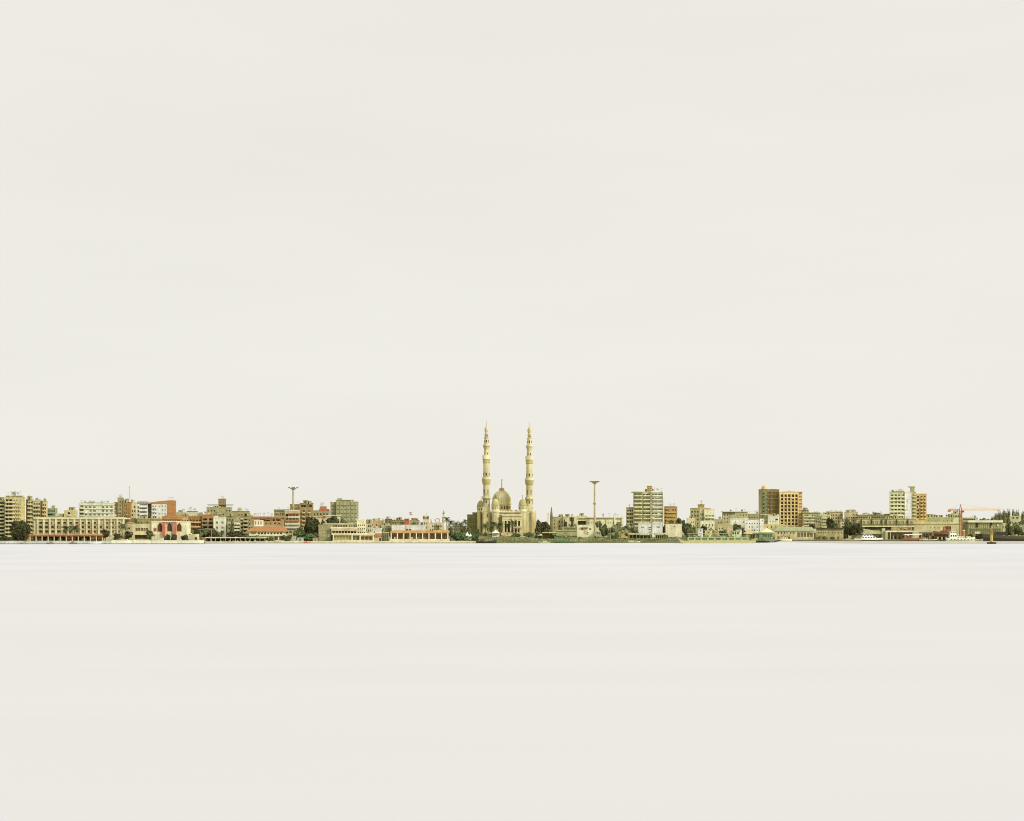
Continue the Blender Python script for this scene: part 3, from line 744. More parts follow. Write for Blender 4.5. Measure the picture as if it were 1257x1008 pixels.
    for y in (641.5,645.6,649.6): 
        m = MB(); xa,xb = b.lx(287.2),b.lx(294.6); z = b.zz(y); m.prism([(xa+.8,z),(xb-.8,z),(xb+.4,z-1.5),(xa-.4,z-1.5)],-1.6,-.02); m.build('balcony', mat((236,226,190)), b.root)
    b.slab(289.5,292,635.3,637,1,4,(200,190,148),'roof_shed')
    b = Bld('apartment_block','grey apartment house with paired dark loggias left of the arcade hotel','apartment block',1062,302)
    b.block(294.4,311,633.6,(172,162,114),win=[W(295,299,636,655,1,4,.6,.5,'rect',None),W(299.4,304.6,636,655,1,4,.8,.6,'rect',DARK,bal='row',bcol=(200,192,150)),W(305,310.6,636,655,2,4,.5,.45,'rect',None)],smax=.04,cap=(182,172,124)); b.stuff(4)
    b = Bld('kiosk','low tan customs kiosk with one dark doorway at the end of the cream promenade wall','kiosk',957,237)
    b.block(231.5,242.2,655.6,(212,198,152),d=6,win=[W(238.6,241.8,659.4,663,1,1,.9,.95,'rect',DARK)],fit=False); b.slab(230,234,654.6,655.6,-.4,4,(232,222,182),'roof_edge')
    # shade pavilion
    b = Bld('shade_pavilion','long low waterside shade pavilion with a cream roof on thin posts','pavilion',1004,288)
    b.slab(252,300,659.4,660.6,-.5,5,(232,222,186),'roof'); b.slab(300,326,659.8,660.8,-.5,5,(206,204,150),'roof_extension')
    b.slab(252,326,660.9,665,4.4,4.8,(74,64,40),'back_wall'); b.posts([252.6+6.05*i for i in range(13)],660.6,None,-.2,.14,(214,204,166),'post')  # dark back sheet paints the shade under the roof
    for i in range(14): 
        x = 254+5.2*i+R.uniform(-1,1); b.slab(x,x+R.uniform(1,2.6),663.0,664.8,1,1.8,R.choice([(220,210,180),(150,132,92),(96,84,54),(196,120,84),(226,222,200)]),'table')
    # arcade building with orange roof
    b = Bld('arcade_hotel','terracotta hotel with a dark arcaded top floor and a wide orange tiled roof','hotel',1040,328)
    b.block(308,348.5,635.4,(196,134,76),d=10,win=[W(319.5,346.6,636.0,641.2,4,1,.9,.42,'rect',(50,40,26)),W(325,347,640.6,645,4,1,.36,.4,'rect',DARK)],smax=.05)
    b.slab(307.5,349,634.0,635.4,-.8,10.4,(206,142,84),'roof_edge'); b.slab(311.5,323.2,638.6,646.4,-.7,-.012,(236,226,192),'window_panel')
    for x in (314,317.4,320.8): put('window', win_mesh(.9,2.6,(124,96,62),(236,226,192),.35), b.root, (b.lx(x),-1.12,b.zz(642)))
    m = MB(); Yq = b.Y; x0,x1 = b.lx(304.5),b.lx(356)
    m.quad((x0-.5,-9,b.zz(652.6)),(x1+.5,-9,b.zz(652.6)),(x1-4,-1,b.zz(646.2)),(x0+5,-1,b.zz(646.2))); m.quad((x0-.5,-9,b.zz(652.6)),(x0+5,-1,b.zz(646.2)),(x0+5,-1,b.zz(652.6)),(x0-.5,-.8,b.zz(652.6))); m.quad((x1-4,-1,b.zz(646.2)),(x1+.5,-9,b.zz(652.6)),(x1+.5,-.8,b.zz(652.6)),(x1-4,-1,b.zz(652.6)))
    m.build('tiled_roof', mat((190,112,60),'brick'), b.root)
    b.slab(305.5,348,645.8,646.3,-1.6,-.02,(240,226,186),'roof_ridge')
    b.block(306,352,652.7,(226,216,176),dy=-8,d=7.8,win=[W(316,348,653,656.6,8,1,.6,.62,'rect',(62,54,36)),W(327,351,658,664,3,1,.72,.8,'rect',(84,72,46))],part='lower_wall',smax=.03)
    b.slab(306,352,657,657.8,-8.9,-8.012,(240,230,196),'floor_band')
    b.slab(308,314,651.8,655,-8.6,-8.012,(128,118,80),'window_panel')
    b.last = (b.lx(309),b.lx(347),1,8,b.zz(634.0)); b.stuff(8,('antenna','antenna','satellite_dish'))
    b = Bld('apartment_block','low green-grey block with a thin flat roof behind the arcade hotel','apartment block',1090,352)
    b.block(336.5,368,627.0,(178,164,112),win=[W(337,352,629,650,5,5,.5,.45)],smax=.04); b.slab(336,368.4,625.4,626.9,-.8,9,(140,146,104),'roof_slab'); b.stuff(2,('antenna',))
    b = Bld('apartment_block','apartment house with alternating white and orange-red balcony bands','apartment block',1064,359)
    b.block(349.5,368,627.6,(206,190,142),win=[W(350,354.5,630,656,1,5,.7,.5,'rect',DARK),W(354.5,367.6,630,656,3,5,.7,.45,'rect',(118,96,66))],smax=.03,cap=(236,224,186))
    for k,y in enumerate((629.6,633.8,638.0,642.2,646.8)): b.slab(353.5 if k < 2 else 349.8,367.4,y,y+1.9,-1.2,-.012,[(200,108,70),(238,228,198),(204,126,84),(240,232,204),(238,230,200)][k],'balcony')
    b = Bld('apartment_block','brick roof house under the tall floodlight mast','apartment block',1100,362)
    b.block(356,368.4,620.0,(160,128,74),y1=None,kind='brick',win=[W(357,368,621,626,4,1,.5,.4)],smax=.04,cap=(150,122,74)); b.stuff(1,('antenna',))
    floodmast(360,599,1085,'tall floodlight mast with a wide forked head rising behind the left roofs',621,head=5.2)
    b = Bld('apartment_block','brown apartment block with dark open top-floor loggias beside the floodlight mast','apartment block',1072,376)
    b.block(368,384.6,618.6,(166,142,90),win=[W(369,383.8,619.2,623.6,2,1,.8,.72,'rect',(50,40,26)),W(369.5,383.4,625.2,655,2,6,.36,.42,'rect',None,bal='each',bcol=(206,190,146)),],smax=.03,cap=(150,136,92)); b.stuff(5)
    b = Bld('apartment_block','green-grey house with a bright red banner across its roof storey','apartment block',1120,394)
    b.block(383,405,627.4,(172,166,120),win=[W(384,404,629,650,5,4,.5,.45)],smax=.03,cap=(184,178,132))
    b.block(392.4,401,621.6,(186,128,84),y1=627.5,dy=1,d=6,part='roof_room',smax=.03,side=False); b.slab(391.6,404.2,624.8,627.2,-.2,.1,(206,88,60),'banner'); b.stuff(3,('antenna','satellite_dish'),)
    b = Bld('office_block','large grey-green office block with a flat canopy on its roof','office block',1130,423)
    b.block(405.5,414,617.2,(168,164,116),dy=2,win=[W(406,413.5,619,646,2,6,.4,.36,'rect',(120,114,78))],smax=.03,cap=(170,166,120))
    b.block(412.4,440,616.6,(182,178,130),win=[W(413,439.6,618.6,652,6,7,.5,.34,'rect',(136,128,88),frame=(170,166,120))],smax=.05,cap=(186,182,134))
    for k in range(7): b.slab(413+4.43*k-.25,413+4.43*k+.25,617,655,-.35,-.012,(166,162,116),'pilaster_or_shade_strip')
    b.slab(412,433.5,613.6,614.6,1.2,8.5,(166,158,112),'roof_canopy'); b.block(414,420,611.6,(170,162,116),y1=616.7,dy=2,d=5,part='roof_room',smax=.02,side=False); b.posts([413,424,428.5,432.6],614.6,616.6,1.6,.2,(120,112,80),'post'); b.slab(419.5,430,614.8,616.4,2.4,4,(92,84,56),'canopy_shade_panel')  # dark panel below the canopy paints its shaded underside
    b = Bld('house','low cream house with a jutting flat roof behind the round trees','house',1068,400)
    b.block(384,417.5,634.4,(224,204,154),win=[W(385,417,636.6,652,7,3,.45,.4,'rect',None,skip=.2)],smax=.03); b.slab(396.5,417,632.2,633.2,-1,6,(236,222,176),'roof_slab'); b.slab(384,397,633.4,634.5,-.6,7,(226,196,146),'roof_slab'); b.slab(397.2,399,633.4,636.6,-1.1,-.9,(180,76,50),'shutter'); b.stuff(2,('antenna',))
def mast(px, ytop, Y, ybase):
    z0 = PZ(ybase,Y); h = PZ(ytop,Y)-z0
    o = empty('lattice_mast',(PX(px,Y),Y,z0),'slender pale lattice radio mast on the brown brick tower','radio mast')
    b = MB()
    for k in range(3):
        a = 2*PI*k/3; b.bar((.75*math.cos(a),.75*math.sin(a),0),(.18*math.cos(a),.18*math.sin(a),h*.86),.1,n=4)
    for j in range(9):
        z = h*.86*j/9; z2 = h*.86*(j+1)/9; r = .75-.57*j/9; r2 = .75-.57*(j+1)/9
        for k in range(3):
            a = 2*PI*k/3; a2 = 2*PI*(k+1)/3; b.bar((r*math.cos(a),r*math.sin(a),z),(r2*math.cos(a2),r2*math.sin(a2),z2),.05,n=4)
    b.build('lattice', mat((206,200,170),'metal'), o)
    t = MB(); t.bar((0,0,h*.8),(0,0,h),.12,n=5); t.build('aerial', mat((170,160,130),'metal'), o)
    d = MB(); d.lathe([(.1,h*.93),(.55,h*.93),(.55,h*.97),(.1,h*.97)],8); d.build('antenna_drum', mat((150,140,110),'metal'), o)
def floodmast(px, ytop, Y, label, ybase, head=5, col=(196,178,140)):
    z0 = G; h = PZ(ytop,Y)-z0; s = S(Y)
    o = empty('floodlight_mast',(PX(px,Y),Y,z0),label,'floodlight mast')
    b = MB(); b.lathe([(1.0,0),(.9,h*.3),(.72,h*.9),(.66,h-1.2*s)],12); b.build('pole', mat(col), o)
    c = MB(); c.lathe([(.7,h-2.8*s),(1.2,h-2.2*s),(2.4,h-.9*s),(2.6,h-.4*s),(.6,h-.2*s)],12); c.build('head_funnel', mat((206,190,146)), o)
    w = head*s
    for k in range(4):
        a = PI*k/2+.25
        m = MB(); m.bar((0,0,h-.9*s),(w*.95*math.cos(a),w*.95*math.sin(a),h),.16,n=5); m.build('arm', mat((150,136,104),'metal'), o)
        p = put('floodlight', lampmesh(), o, (w*.95*math.cos(a),w*.95*math.sin(a),h+.2), a)
    r = MB(); r.lathe([(.9,h*.62),(1.25,h*.62),(1.25,h*.62+1.1),(.9,h*.62+1.1)],12); r.build('collar', mat((170,152,116)), o)
def lampmesh():
    if 'lamp' not in WC:
        b = MB(); b.box(-.7,.7,-1.0,1.0,-.35,.35); b.box(-.75,.75,-1.05,1.05,.352,.45); WC['lamp'] = b.mesh('floodlight',[mat((128,116,88),'metal')])
    return WC['lamp']
towns_left()
def towns_mid():
    # clubhouse
    b = Bld('clubhouse','layered cream clubhouse with white balcony bands and yellowish ground-floor glazing','clubhouse',1014,428)
    b.block(391,409,645.2,(160,152,104),dy=1,d=9,win=[W(394,408,649,662,4,3,.3,.3,'rect',(110,102,70))],smax=.03,cap=(172,164,116))
    b.block(397,441,643.4,(178,168,122),dy=5,d=9,win=[W(399,404,643.6,647.8,2,1,.5,.6,'rect',DARK),W(405,427,643.6,647.8,7,1,.7,.62,'rect',(70,62,42)),W(428,440,643.6,647.8,4,1,.3,.5,'rect')],part='upper_wall',smax=.02,cap=(196,188,144))
    b.block(438,449.5,638.4,(232,218,172),dy=3,d=9,win=[W(438.6,449,642.6,656,4,3,.5,.34,'rect',DARK)],part='stair_tower',smax=.03,cap=(240,226,182))
    b.block(407,438,648.6,(228,204,156),dy=0,d=7,win=[W(407.6,438,651.6,655.2,8,1,.84,.84,'rect',(50,40,26))],part='wall',smax=.01)
    b.slab(405.5,439,647.4,648.9,-1.6,6,(240,224,184),'roof_slab'); b.slab(406.5,438.6,649.8,651.3,-1.0,-.012,(236,200,156),'balcony')
    b.block(408.5,459,655.4,(214,200,142),dy=-2.5,d=9,win=[W(409.6,431.6,657.6,663.2,6,1,.9,.9,'rect',(160,150,84),frame=(226,214,164)),W(433,441.4,657.6,663.2,2,1,.86,.9,'rect',(110,98,56)),W(443,458,657.6,663.2,3,1,.86,.9,'rect',(140,100,58))],part='ground_floor',smax=.01)
    b.slab(407.5,459.6,654.8,656.4,-4,-2.4,(238,228,176),'canopy'); b.slab(443,458.6,656.5,658.4,-4.2,-3.9,(214,140,92),'awning')
    b.posts([409.2,432.2,442.2,458.4],656.4,664.4,-3.8,.34,(244,236,206))
    b.slab(408,460,663.2,665.4,-4.3,-2.6,(232,220,178),'plinth')
    b.slab(406.4,408.4,656.6,664.6,-2.8,-.5,(70,58,36),'doorway')
    b.last = (b.lx(399),b.lx(440),6,13,b.zz(643.4)); b.stuff(3,('antenna',))
    # jumble right of club
    hs = [(448,457,641.6,(222,206,158),1060,'narrow cream house squeezed against the right end of the clubhouse'),
          (455,464,640.4,(206,178,126),1092,'tan house with a brown roof rail right of the clubhouse tower'),
          (457.5,469,649.4,(238,230,200),1032,'white block behind the orange waterfront kiosk'),
          (462,472,639.6,(190,166,116),1105,'brownish flat-roofed house between the clubhouse and the grey trees'),
          (468,482,645.6,(182,174,126),1062,'grey-green house behind the tall green gate')]
    for k,(x0,x1,y,c,Y,l) in enumerate(hs):
        b = Bld('house',l,'house',Y,(x0+x1)/2); b.block(x0,x1,y,c,win=[W(x0+.4,x1-.4,y+1.4,660,max(2,int((x1-x0)/3)),max(2,int((660-y)/5)),.5,.42,'rect',None,skip=.12,bal='each' if k % 2 else None,bcol=(228,214,170))],smax=.02,cap=tuple(min(255,v+10) for v in c)); b.stuff(3)
    b = Bld('kiosk','small waterfront kiosk with an orange awning right of the clubhouse','kiosk',1012,463)
    b.block(459.4,468,658.4,(226,206,158),d=5,win=[W(465.4,467.8,660.4,664.6,1,1,.8,.9,'rect',DARK)],smax=.02); b.slab(459,468.4,654.8,658.5,-1.0,4,(204,106,60),'awning'); b.slab(460,468,652.4,654.8,.5,4,(238,228,196),'sign_board')
    b = Bld('harbour_gate','tall grey-green barred gate left of the colonnade pavilion','gate',1011,473.5)
    for x in (470,472.4,474.6,477): b.slab(x-.35,x+.35,654.2,666,0,.5,(150,146,104),'post')
    b.slab(469.5,477.6,653.2,654.5,-.3,.8,(178,176,134),'lintel')
    for i in range(9): b.slab(470.4+.78*i,470.6+.78*i,654.8,665.5,.15,.35,(112,108,72),'bar','metal')
    b.slab(470,477,660.4,661,.1,.4,(120,116,78),'rail','metal'); b.slab(469.6,477.4,655,666,3,3.4,(132,128,86),'back_panel')
    # colonnade pavilion
    b = Bld('colonnade_pavilion','long waterfront pavilion with an orange roof over evenly spaced white columns','pavilion',1012,514)
    b.slab(479,551,651.9,654.4,-.8,11,(214,140,78),'roof_edge'); b.slab(481,549,651.2,651.95,.5,10,(196,150,92),'roof_deck')
    b.block(479.8,550,654.4,(168,132,72),dy=1.6,d=8,win=[W(480.2,549.8,655,662.0,10,1,.84,.9,'rect',(112,86,48),frame=(188,158,100))],smax=.01,part='back_wall',side=False)
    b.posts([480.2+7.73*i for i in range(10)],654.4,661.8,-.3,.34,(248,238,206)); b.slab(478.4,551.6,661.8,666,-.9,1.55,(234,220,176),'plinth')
    b.slab(533,551.4,650.9,653.4,-.95,-.81,(224,158,92),'roof_band')
    for i in range(10):
        x = 483.8+7.2*i+R.uniform(-1,1); b.slab(x-1.2,x+1.2,659.2,662,.6,1.2,R.choice([(90,74,44),(206,196,160),(60,50,30),(150,120,76)]),'table')
    b = Bld('assembly_hall','long plain white hall with a single dark window behind the colonnade pavilion','hall',1034,501)
    b.block(481,522.4,645.4,(250,240,214),d=10,win=[W(498,505.4,649.0,653.6,2,1,.85,.8,'rect',(120,104,76))],smax=.01,cap=(246,236,208)); b.slab(497.6,498.1,645,652,-.2,-.02,(206,196,166),'downpipe')
    # dark building and roofs behind
    bk = [(472.5,481,637.8,(140,122,80),1150,'dark brown rooftop house behind the white hall, at its left end'),
          (480.5,497,639.0,(164,150,100),1155,'low olive apartment house on the skyline above the white hall'),
          (502,515,639.6,(182,166,116),1160,'low tan apartment house on the skyline right of the small red hut')]
    for (x0,x1,y,c,Y,l) in bk:
        b = Bld('house',l,'house',Y,(x0+x1)/2); b.block(x0,x1,y,c,win=[W(x0+.5,x1-.5,y+1,652,max(2,int((x1-x0)/3)),3,.5,.4,'rect',None,skip=.2)],smax=.03,cap=tuple(max(0,v-14) for v in c)); b.stuff(3)
    b = Bld('hut','small red rooftop hut on the skyline left of the flag','hut',1148,499); b.block(496.4,502.4,637.2,(206,92,52),d=4,win=[W(497,502,638.2,641,2,1,.4,.5,'rect',(120,60,36))],smax=.03); b.slab(496,502.8,636.7,637.2,-.4,4.4,(196,110,66),'roof')
    o = empty('flagpole',(PX(502.2,1090),1090,G),'white flagpole flying a red and white flag above the white hall','flagpole')
    h = PZ(628.4,1090)-G; m = MB(); m.bar((0,0,0),(0,0,h),.16,0,.08,6); m.build('pole', mat((226,222,206),'metal'), o)
    m = MB(); 
    for k in range(6):
        x0,x1 = k*.42,(k+1)*.42; w0,w1 = .22*math.sin(k*1.3),.22*math.sin((k+1)*1.3)
        for q,(za,zb) in enumerate(((h-.7,h-.05),(h-1.35,h-.7),(h-2.0,h-1.35))):
            dz = -.11*k
            m.quad((x0+.1,w0,za+dz),(x1+.1,w1,za+dz-.11),(x1+.1,w1,zb+dz-.11),(x0+.1,w0,zb+dz),q)
    m.build('flag', [mat((206,84,62),'cloth'), mat((238,232,220),'cloth'), mat((130,96,80),'cloth')], o)
    # church
    b = Bld('church','small pale church with two little domed bell towers and a cross on the skyline','church',1120,522.6)
    b.block(519,526.6,637.6,(224,212,172),win=[W(520,525.6,640,650,2,2,.4,.6,'round',(104,92,64),frame=(236,226,190))],smax=.03,d=9)
    for x in (520.4,525.2):
        m = MB(); X = b.lx(x); z = b.zz(637.6); m.lathe([(.95,z),(.95,z+1.6),(1.15,z+1.65),(.95,z+2.1),(.6,z+2.8),(.1,z+3.2)],10,X,1.5); m.build('bell_tower', mat((150,136,96)), b.root)
    m = MB(); z = b.zz(637.6); X = b.lx(522.8); m.lathe([(1.7,z),(1.7,z+1.2),(1.4,z+2.0),(.8,z+2.7),(.1,z+3.0)],12,X,3); m.build('dome', mat((206,194,154)), b.root)
    m = MB(); m.bar((X,3,z+2.9),(X,3,z+5.2),.12,n=4); m.bar((X-.6,3,z+4.5),(X+.6,3,z+4.5),.12,n=4); m.build('cross', mat((128,112,80),'metal'), b.root)
    b.block(516,519,641,(196,186,140),dy=2,d=6,win=[W(516.3,518.8,643,652,1,2,.5,.5)],part='annex',smax=.03)
    b = Bld('house','pinkish house with a round rooftop dish right of the little church','house',1085,535)
    b.block(526,543.6,642.6,(222,200,160),win=[W(527,543,644,653,6,2,.5,.42,'rect',None,skip=.1)],smax=.02,cap=(226,208,168)); b.stuff(2,('antenna',))
    m = MB(); X = b.lx(537); z = b.zz(639)
    for k in range(16):
        a,a2 = 2*PI*k/16,2*PI*(k+1)/16; r = 1.75
        m.bar((X+r*math.cos(a),2,z+r*math.sin(a)),(X+r*math.cos(a2),2,z+r*math.sin(a2)),.26,n=5)
    m.build('ring_sign', mat((206,150,124)), b.root); m = MB(); m.bar((X,2,b.zz(642.4)),(X,2,z-1.7),.35); m.build('post', mat((170,140,104)), b.root)
    m = MB(); m.prism([(b.lx(528),b.zz(642.2)),(b.lx(530.4),b.zz(642.2)),(b.lx(529.2),b.zz(638.2))],1,3); m.build('gable', mat((206,110,74)), b.root)
    # small white minaret
    o = empty('small_minaret',(PX(544.6,1100),1100,G),'small white minaret with one balcony among the palms left of the great mosque','minaret'); s = S(1100)
    def pf(l): return [(r*s, PZ(y,1100)-G) for y,r in l]
    m = MB(); m.lathe(pf([(655,1.7),(640,1.6),(636.4,1.5)]),8); m.build('shaft', mat((238,228,194)), o)
    m = MB(); m.lathe(pf([(636.6,1.6),(635.6,2.4),(634.4,2.4),(634.2,1.2),(631,1.1)]),8); m.build('balcony', mat((226,214,176)), o)
    m = MB(); m.lathe(pf([(631,1.4),(629.8,1.5),(628.2,.8),(626.8,.2),(625.6,.12)]),8); m.build('cap', mat((170,160,124)), o)
    m = MB(); m.box(-1.4*s,-.4*s,-1.62*s,-1.5*s,PZ(641,1100)-G,PZ(637.6,1100)-G); m.build('window', glass(DARK), o)
towns_mid()
# ================================================================ the great mosque
def mosque():
    Y = 1125; s = S(Y)
    b = Bld('mosque','great sandstone mosque with a ribbed central dome and two very tall minarets','mosque',Y,616)
    ST=(214,200,148); ST_SHADE=(178,166,110); TR=(232,219,172); OL_SHADE=(150,140,86)  # second and fourth: the same stone darkened, shadow put into the colour
    z = b.zz; r0 = b.root
    def lx(px): return (px-616)*s
    # left wing, its shaded side put into an olive-darkened stone colour
    b.block(573.4,588,632.6,OL_SHADE,dy=14,d=26,win=[W(574.4,587,634.4,652,5,2,.3,.66,'round',(112,104,60),frame=(140,132,80))],fit=False,part='side_wing',cap=(126,118,70))
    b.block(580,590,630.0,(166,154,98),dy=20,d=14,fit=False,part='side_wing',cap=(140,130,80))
    # main prayer hall
    b.block(588,656,629,ST,dy=8,d=40,win=[],fit=False,part='prayer_hall')
    # front corner towers (octagonal bases under the small domes)
    def octo(px, r, y0, y1, yoff, col, nm, ph=PI/8):
        m = MB(); m.lathe([(r*s,z(y1) if y1 else 0),(r*s,z(y0))],8,lx(px),yoff,0,ph); return m.build(nm, mat(col), r0)
    def smalldome(px, yoff, ydome, ydrum, ybase, r, towery):
        octo(px, r*1.02, ybase, None, yoff, ST_SHADE if px < 600 else ST, 'corner_tower')  # left tower takes the shadow-darkened stone
        m = MB(); m.lathe([(r*1.02*s,z(ybase)),(r*1.14*s,z(ybase-.2)),(r*1.14*s,z(ybase-.9)),(r*.96*s,z(ybase-1.0)),(r*.96*s,z(ydrum+.8)),(r*1.1*s,z(ydrum+.7)),(r*1.1*s,z(ydrum))],16,lx(px),yoff)
        o = m.build('drum', mat(TR), r0)
        for k in range(12):
            a = 2*PI*k/12+.13
            put('window', arch_mesh(.55,1.5,DARK,(226,208,150),False), o, (lx(px)+r*.965*s*math.cos(a), yoff+r*.965*s*math.sin(a), z(ydrum+2.6)), a+PI/2)
        hgt = ydrum-ydome; prof = [(r*1.0*s,z(ydrum)+.002)]
        for k in range(1,9):
            t = k/9; prof.append((r*s*1.02*math.cos(t*PI/2)**.8, z(ydrum-hgt*math.sin(t*PI/2)**1.1)))
        prof.append((.06*s,z(ydome-.3)))
        m = MB(); m.lathe(prof,24,lx(px),yoff); d = m.build('small_dome', mat((182,172,112) if px < 600 else (196,184,120)), r0, smooth=True)  # left dome coloured darker to paint in the shadow on that side
        m = MB(); Z = z(ydome); m.bar((lx(px),yoff,Z),(lx(px),yoff,Z+4.4*s),.2*s); m.lathe([(.02,Z+.9*s),(.5*s,Z+1.3*s),(.02,Z+1.8*s)],8,lx(px),yoff); m.lathe([(.02,Z+2.3*s),(.36*s,Z+2.6*s),(.02,Z+3*s)],8,lx(px),yoff)
        for sg in (-1,1): m.bar((lx(px),yoff,Z+4.1*s),(lx(px)+sg*.55*s,yoff,Z+5.0*s),.14*s)
        m.build('finial', mat((66,58,44),'metal'), d)
    smalldome(608.2, 2, 612.4, 621.2, 628.6, 5.0, 0)
    smalldome(590.2, 14, 613.8, 622.4, 629.0, 5.2, 0)
    smalldome(641.6, 4, 612.4, 621.2, 628.2, 5.0, 0)
    # central dome
    dx, dy = lx(615.7), 24
    m = MB(); m.lathe([(13*s,z(631)),(13*s,z(627)),(12.2*s,z(626.8)),(11.2*s,z(626.4)),(11.2*s,z(619.4)),(12.3*s,z(619.0)),(12.3*s,z(617.6)),(11.4*s,z(617.3))],24,dx,dy); drum = m.build('drum', mat((206,186,128)), r0)
    for k in range(20):
        a = 2*PI*k/20
        put('window', arch_mesh(1.5,3.0,DARK,(220,202,146),False), drum, (dx+11.1*s*math.cos(a),dy+11.1*s*math.sin(a),z(622.6)), a+PI/2)
    prof = []; n = 48
    for (y,r) in ((617.35,11.3),(615.5,11.8),(613.5,12.0),(611.5,11.9),(609.6,11.5),(607.6,10.7),(605.8,9.5),(604.1,7.9),(602.7,6.0),(601.7,4.0),(601.3,3.2)): prof.append((r*s,z(y)))
    m = MB(); m.lathe(prof,n,dx,dy)
    for k in range(n):                       # shallow ribs
        if k % 2:
            for j in range(len(prof)):
                v = m.v[j*n+k]; m.v[j*n+k] = (dx+(v[0]-dx)*.972, dy+(v[1]-dy)*.972, v[2])
    dome = m.build('central_dome', mat((208,196,146)), r0)
    m = MB(); m.lathe([(3.6*s,z(601.6)),(3.6*s,z(600.6)),(3.0*s,z(600.4)),(3.0*s,z(599.2)),(3.5*s,z(599.0)),(2.8*s,z(598.2)),(1.2*s,z(597.6)),(.3*s,z(597.3))],16,dx,dy); m.build('lantern', mat((198,160,112)), dome)
    m = MB(); Z = z(597.5); m.bar((dx,dy,Z),(dx,dy,z(588.4)),.36*s)
    for zz_,rr in ((595.6,.75),(593.6,.6),(592,.5)): m.lathe([(.05,z(zz_+.7)),(rr*s,z(zz_)),(.05,z(zz_-.7))],8,dx,dy)
    for sg in (-1,1): m.bar((dx,dy,z(588.8)),(dx+sg*.85*s,dy,z(587.0)),.22*s)
    m.build('finial', mat((58,52,42),'metal'), dome)
    # entrance front
    b.block(612.4,656,629,ST,dy=2,d=6,fit=False,part='entrance_front',win=[W(644,646,643,649,1,1,.95,.95,'rect',(96,88,52))])
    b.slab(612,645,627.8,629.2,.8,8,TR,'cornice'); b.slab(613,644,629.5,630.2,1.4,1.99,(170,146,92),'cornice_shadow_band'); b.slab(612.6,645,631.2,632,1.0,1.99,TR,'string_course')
    for i in range(16): b.slab(613+2*i,613.9+2*i,626.6,627.8,1.2,1.8,TR,'crenel')
    # portico: four piers, five tall bays
    b.block(616.4,640.8,633.2,(232,216,162),dy=-2.5,d=4.4,fit=False,part='portico',win=[W(618.6,639.2,639.4,653.6,5,1,.5,.98,'rect',(48,42,26),rec=1.6)])
    b.slab(615.8,641.4,632.4,633.5,-3.1,1.9,TR,'cornice'); b.slab(616.2,641,635.2,635.7,-2.75,-2.512,(206,188,132),'string_course'); b.slab(616.2,641,637.6,638.1,-2.75,-2.513,(206,188,132),'string_course')
    for k in range(6): 
        x = 618.2+4.12*k; m = MB(); m.lathe([(.62*s,0),(.62*s,.9*s),(.5*s,1.0*s),(.44*s,z(640.6)),(.62*s,z(640.2)),(.66*s,z(639.4))],10,lx(x),-3.0); m.build('column', mat((236,222,170)), r0)
    m = MB()
    for k in range(4): m.box(lx(615),lx(642),-3.2-(k+1)*.8,-2.9,0,z(653.6)-.5*k-.3)
    m.build('steps', mat((206,190,140)), r0)
    # small kiosk-like mihrab niche (canopied door at the right)
    m = MB(); m.prism([(lx(631),z(648.6)),(lx(641),z(648.6)),(lx(637.6),z(645.6)),(lx(634.4),z(645.6))],-7,-4); m.build('entrance_canopy', mat((206,184,136)), r0)
    for x in (631.8,635,637.4,640.2): b.slab(x-.3,x+.3,648.6,655,-6.6,-6.2,(214,196,146),'canopy_post')
    # facade towers: lower body of the minarets
    def minaret(px, yoff, topshift, baseR, left):
        cxm = lx(px); t = topshift
        def prof(l, k=1): return [(max(.02,r*k*s), z(y+t)) for y,r in l]
        mi = MB(); mi.lathe(prof([(628,4.6),(622.5,4.6),(618.5,4.5),(618.4,4.3),(613.8,4.2),(611,4.2),(608.6,4.1),(596,4.1),(594.6,4.3),(584.8,4.1),(568.4,4.0),(559,4.0),(558.4,2.95),(551.6,2.9),(549.4,3.6),(548.2,4.0),(545.6,4.0),(545.2,3.0),(538.0,2.5),(536.4,2.3),(536.2,1.9),(533.0,1.8)]),12,cxm,yoff,0,PI/12)
        M = mi.build('minaret', mat(ST), r0)
        bx = MB(); q = baseR*s; bx.box(cxm-q,cxm+q,yoff-q,yoff+q,0,z(627.6)); bx.box(cxm-q*1.05,cxm+q*1.05,yoff-q*1.05,yoff+q*1.05,z(627.6)+.002,z(626.6)); 
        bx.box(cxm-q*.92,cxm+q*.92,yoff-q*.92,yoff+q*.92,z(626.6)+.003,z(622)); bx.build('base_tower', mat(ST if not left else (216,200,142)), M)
        rings = [[(613.8,4.3),(612.6,5.0),(611.2,5.3),(609.4,5.3),(609.3,4.4),(608.6,4.2)],
                 [(594.6,4.4),(593,5.0),(590.4,5.5),(588,5.6),(586,5.5),(585.9,4.6),(584.8,4.3)],
                 [(568.4,4.1),(567.6,4.5),(564,4.5),(563.4,4.9),(558.6,4.95),(558.5,3.6),(557.8,3.2)],
                 [(548.2,4.0),(546.8,4.35),(545.3,4.35),(545.25,3.4),(545.2,3.2)],
                 [(538.0,2.6),(537.4,2.85),(536.3,2.85),(536.2,2.2)]]
        for k,rg in enumerate(rings):
            m = MB(); m.lathe(prof(rg),16,cxm,yoff,0,PI/16,(lambda j,i,n=len(rg): 1 if j < n-4 or j > n-4 else 0)); m.build('balcony', [mat(TR),mat((192,174,116))], M)  # darker second colour paints the shade on the balcony undersides
        m = MB(); m.lathe(prof([(533.2,2.1),(532.2,2.3),(531.4,2.0),(530.4,1.5),(529.6,1.9),(527.8,2.35),(526.2,2.3),(524.8,1.9),(523.6,1.1),(522.8,.4)]),16,cxm,yoff); m.build('bulb_cap', mat((206,188,130)), M, smooth=True)
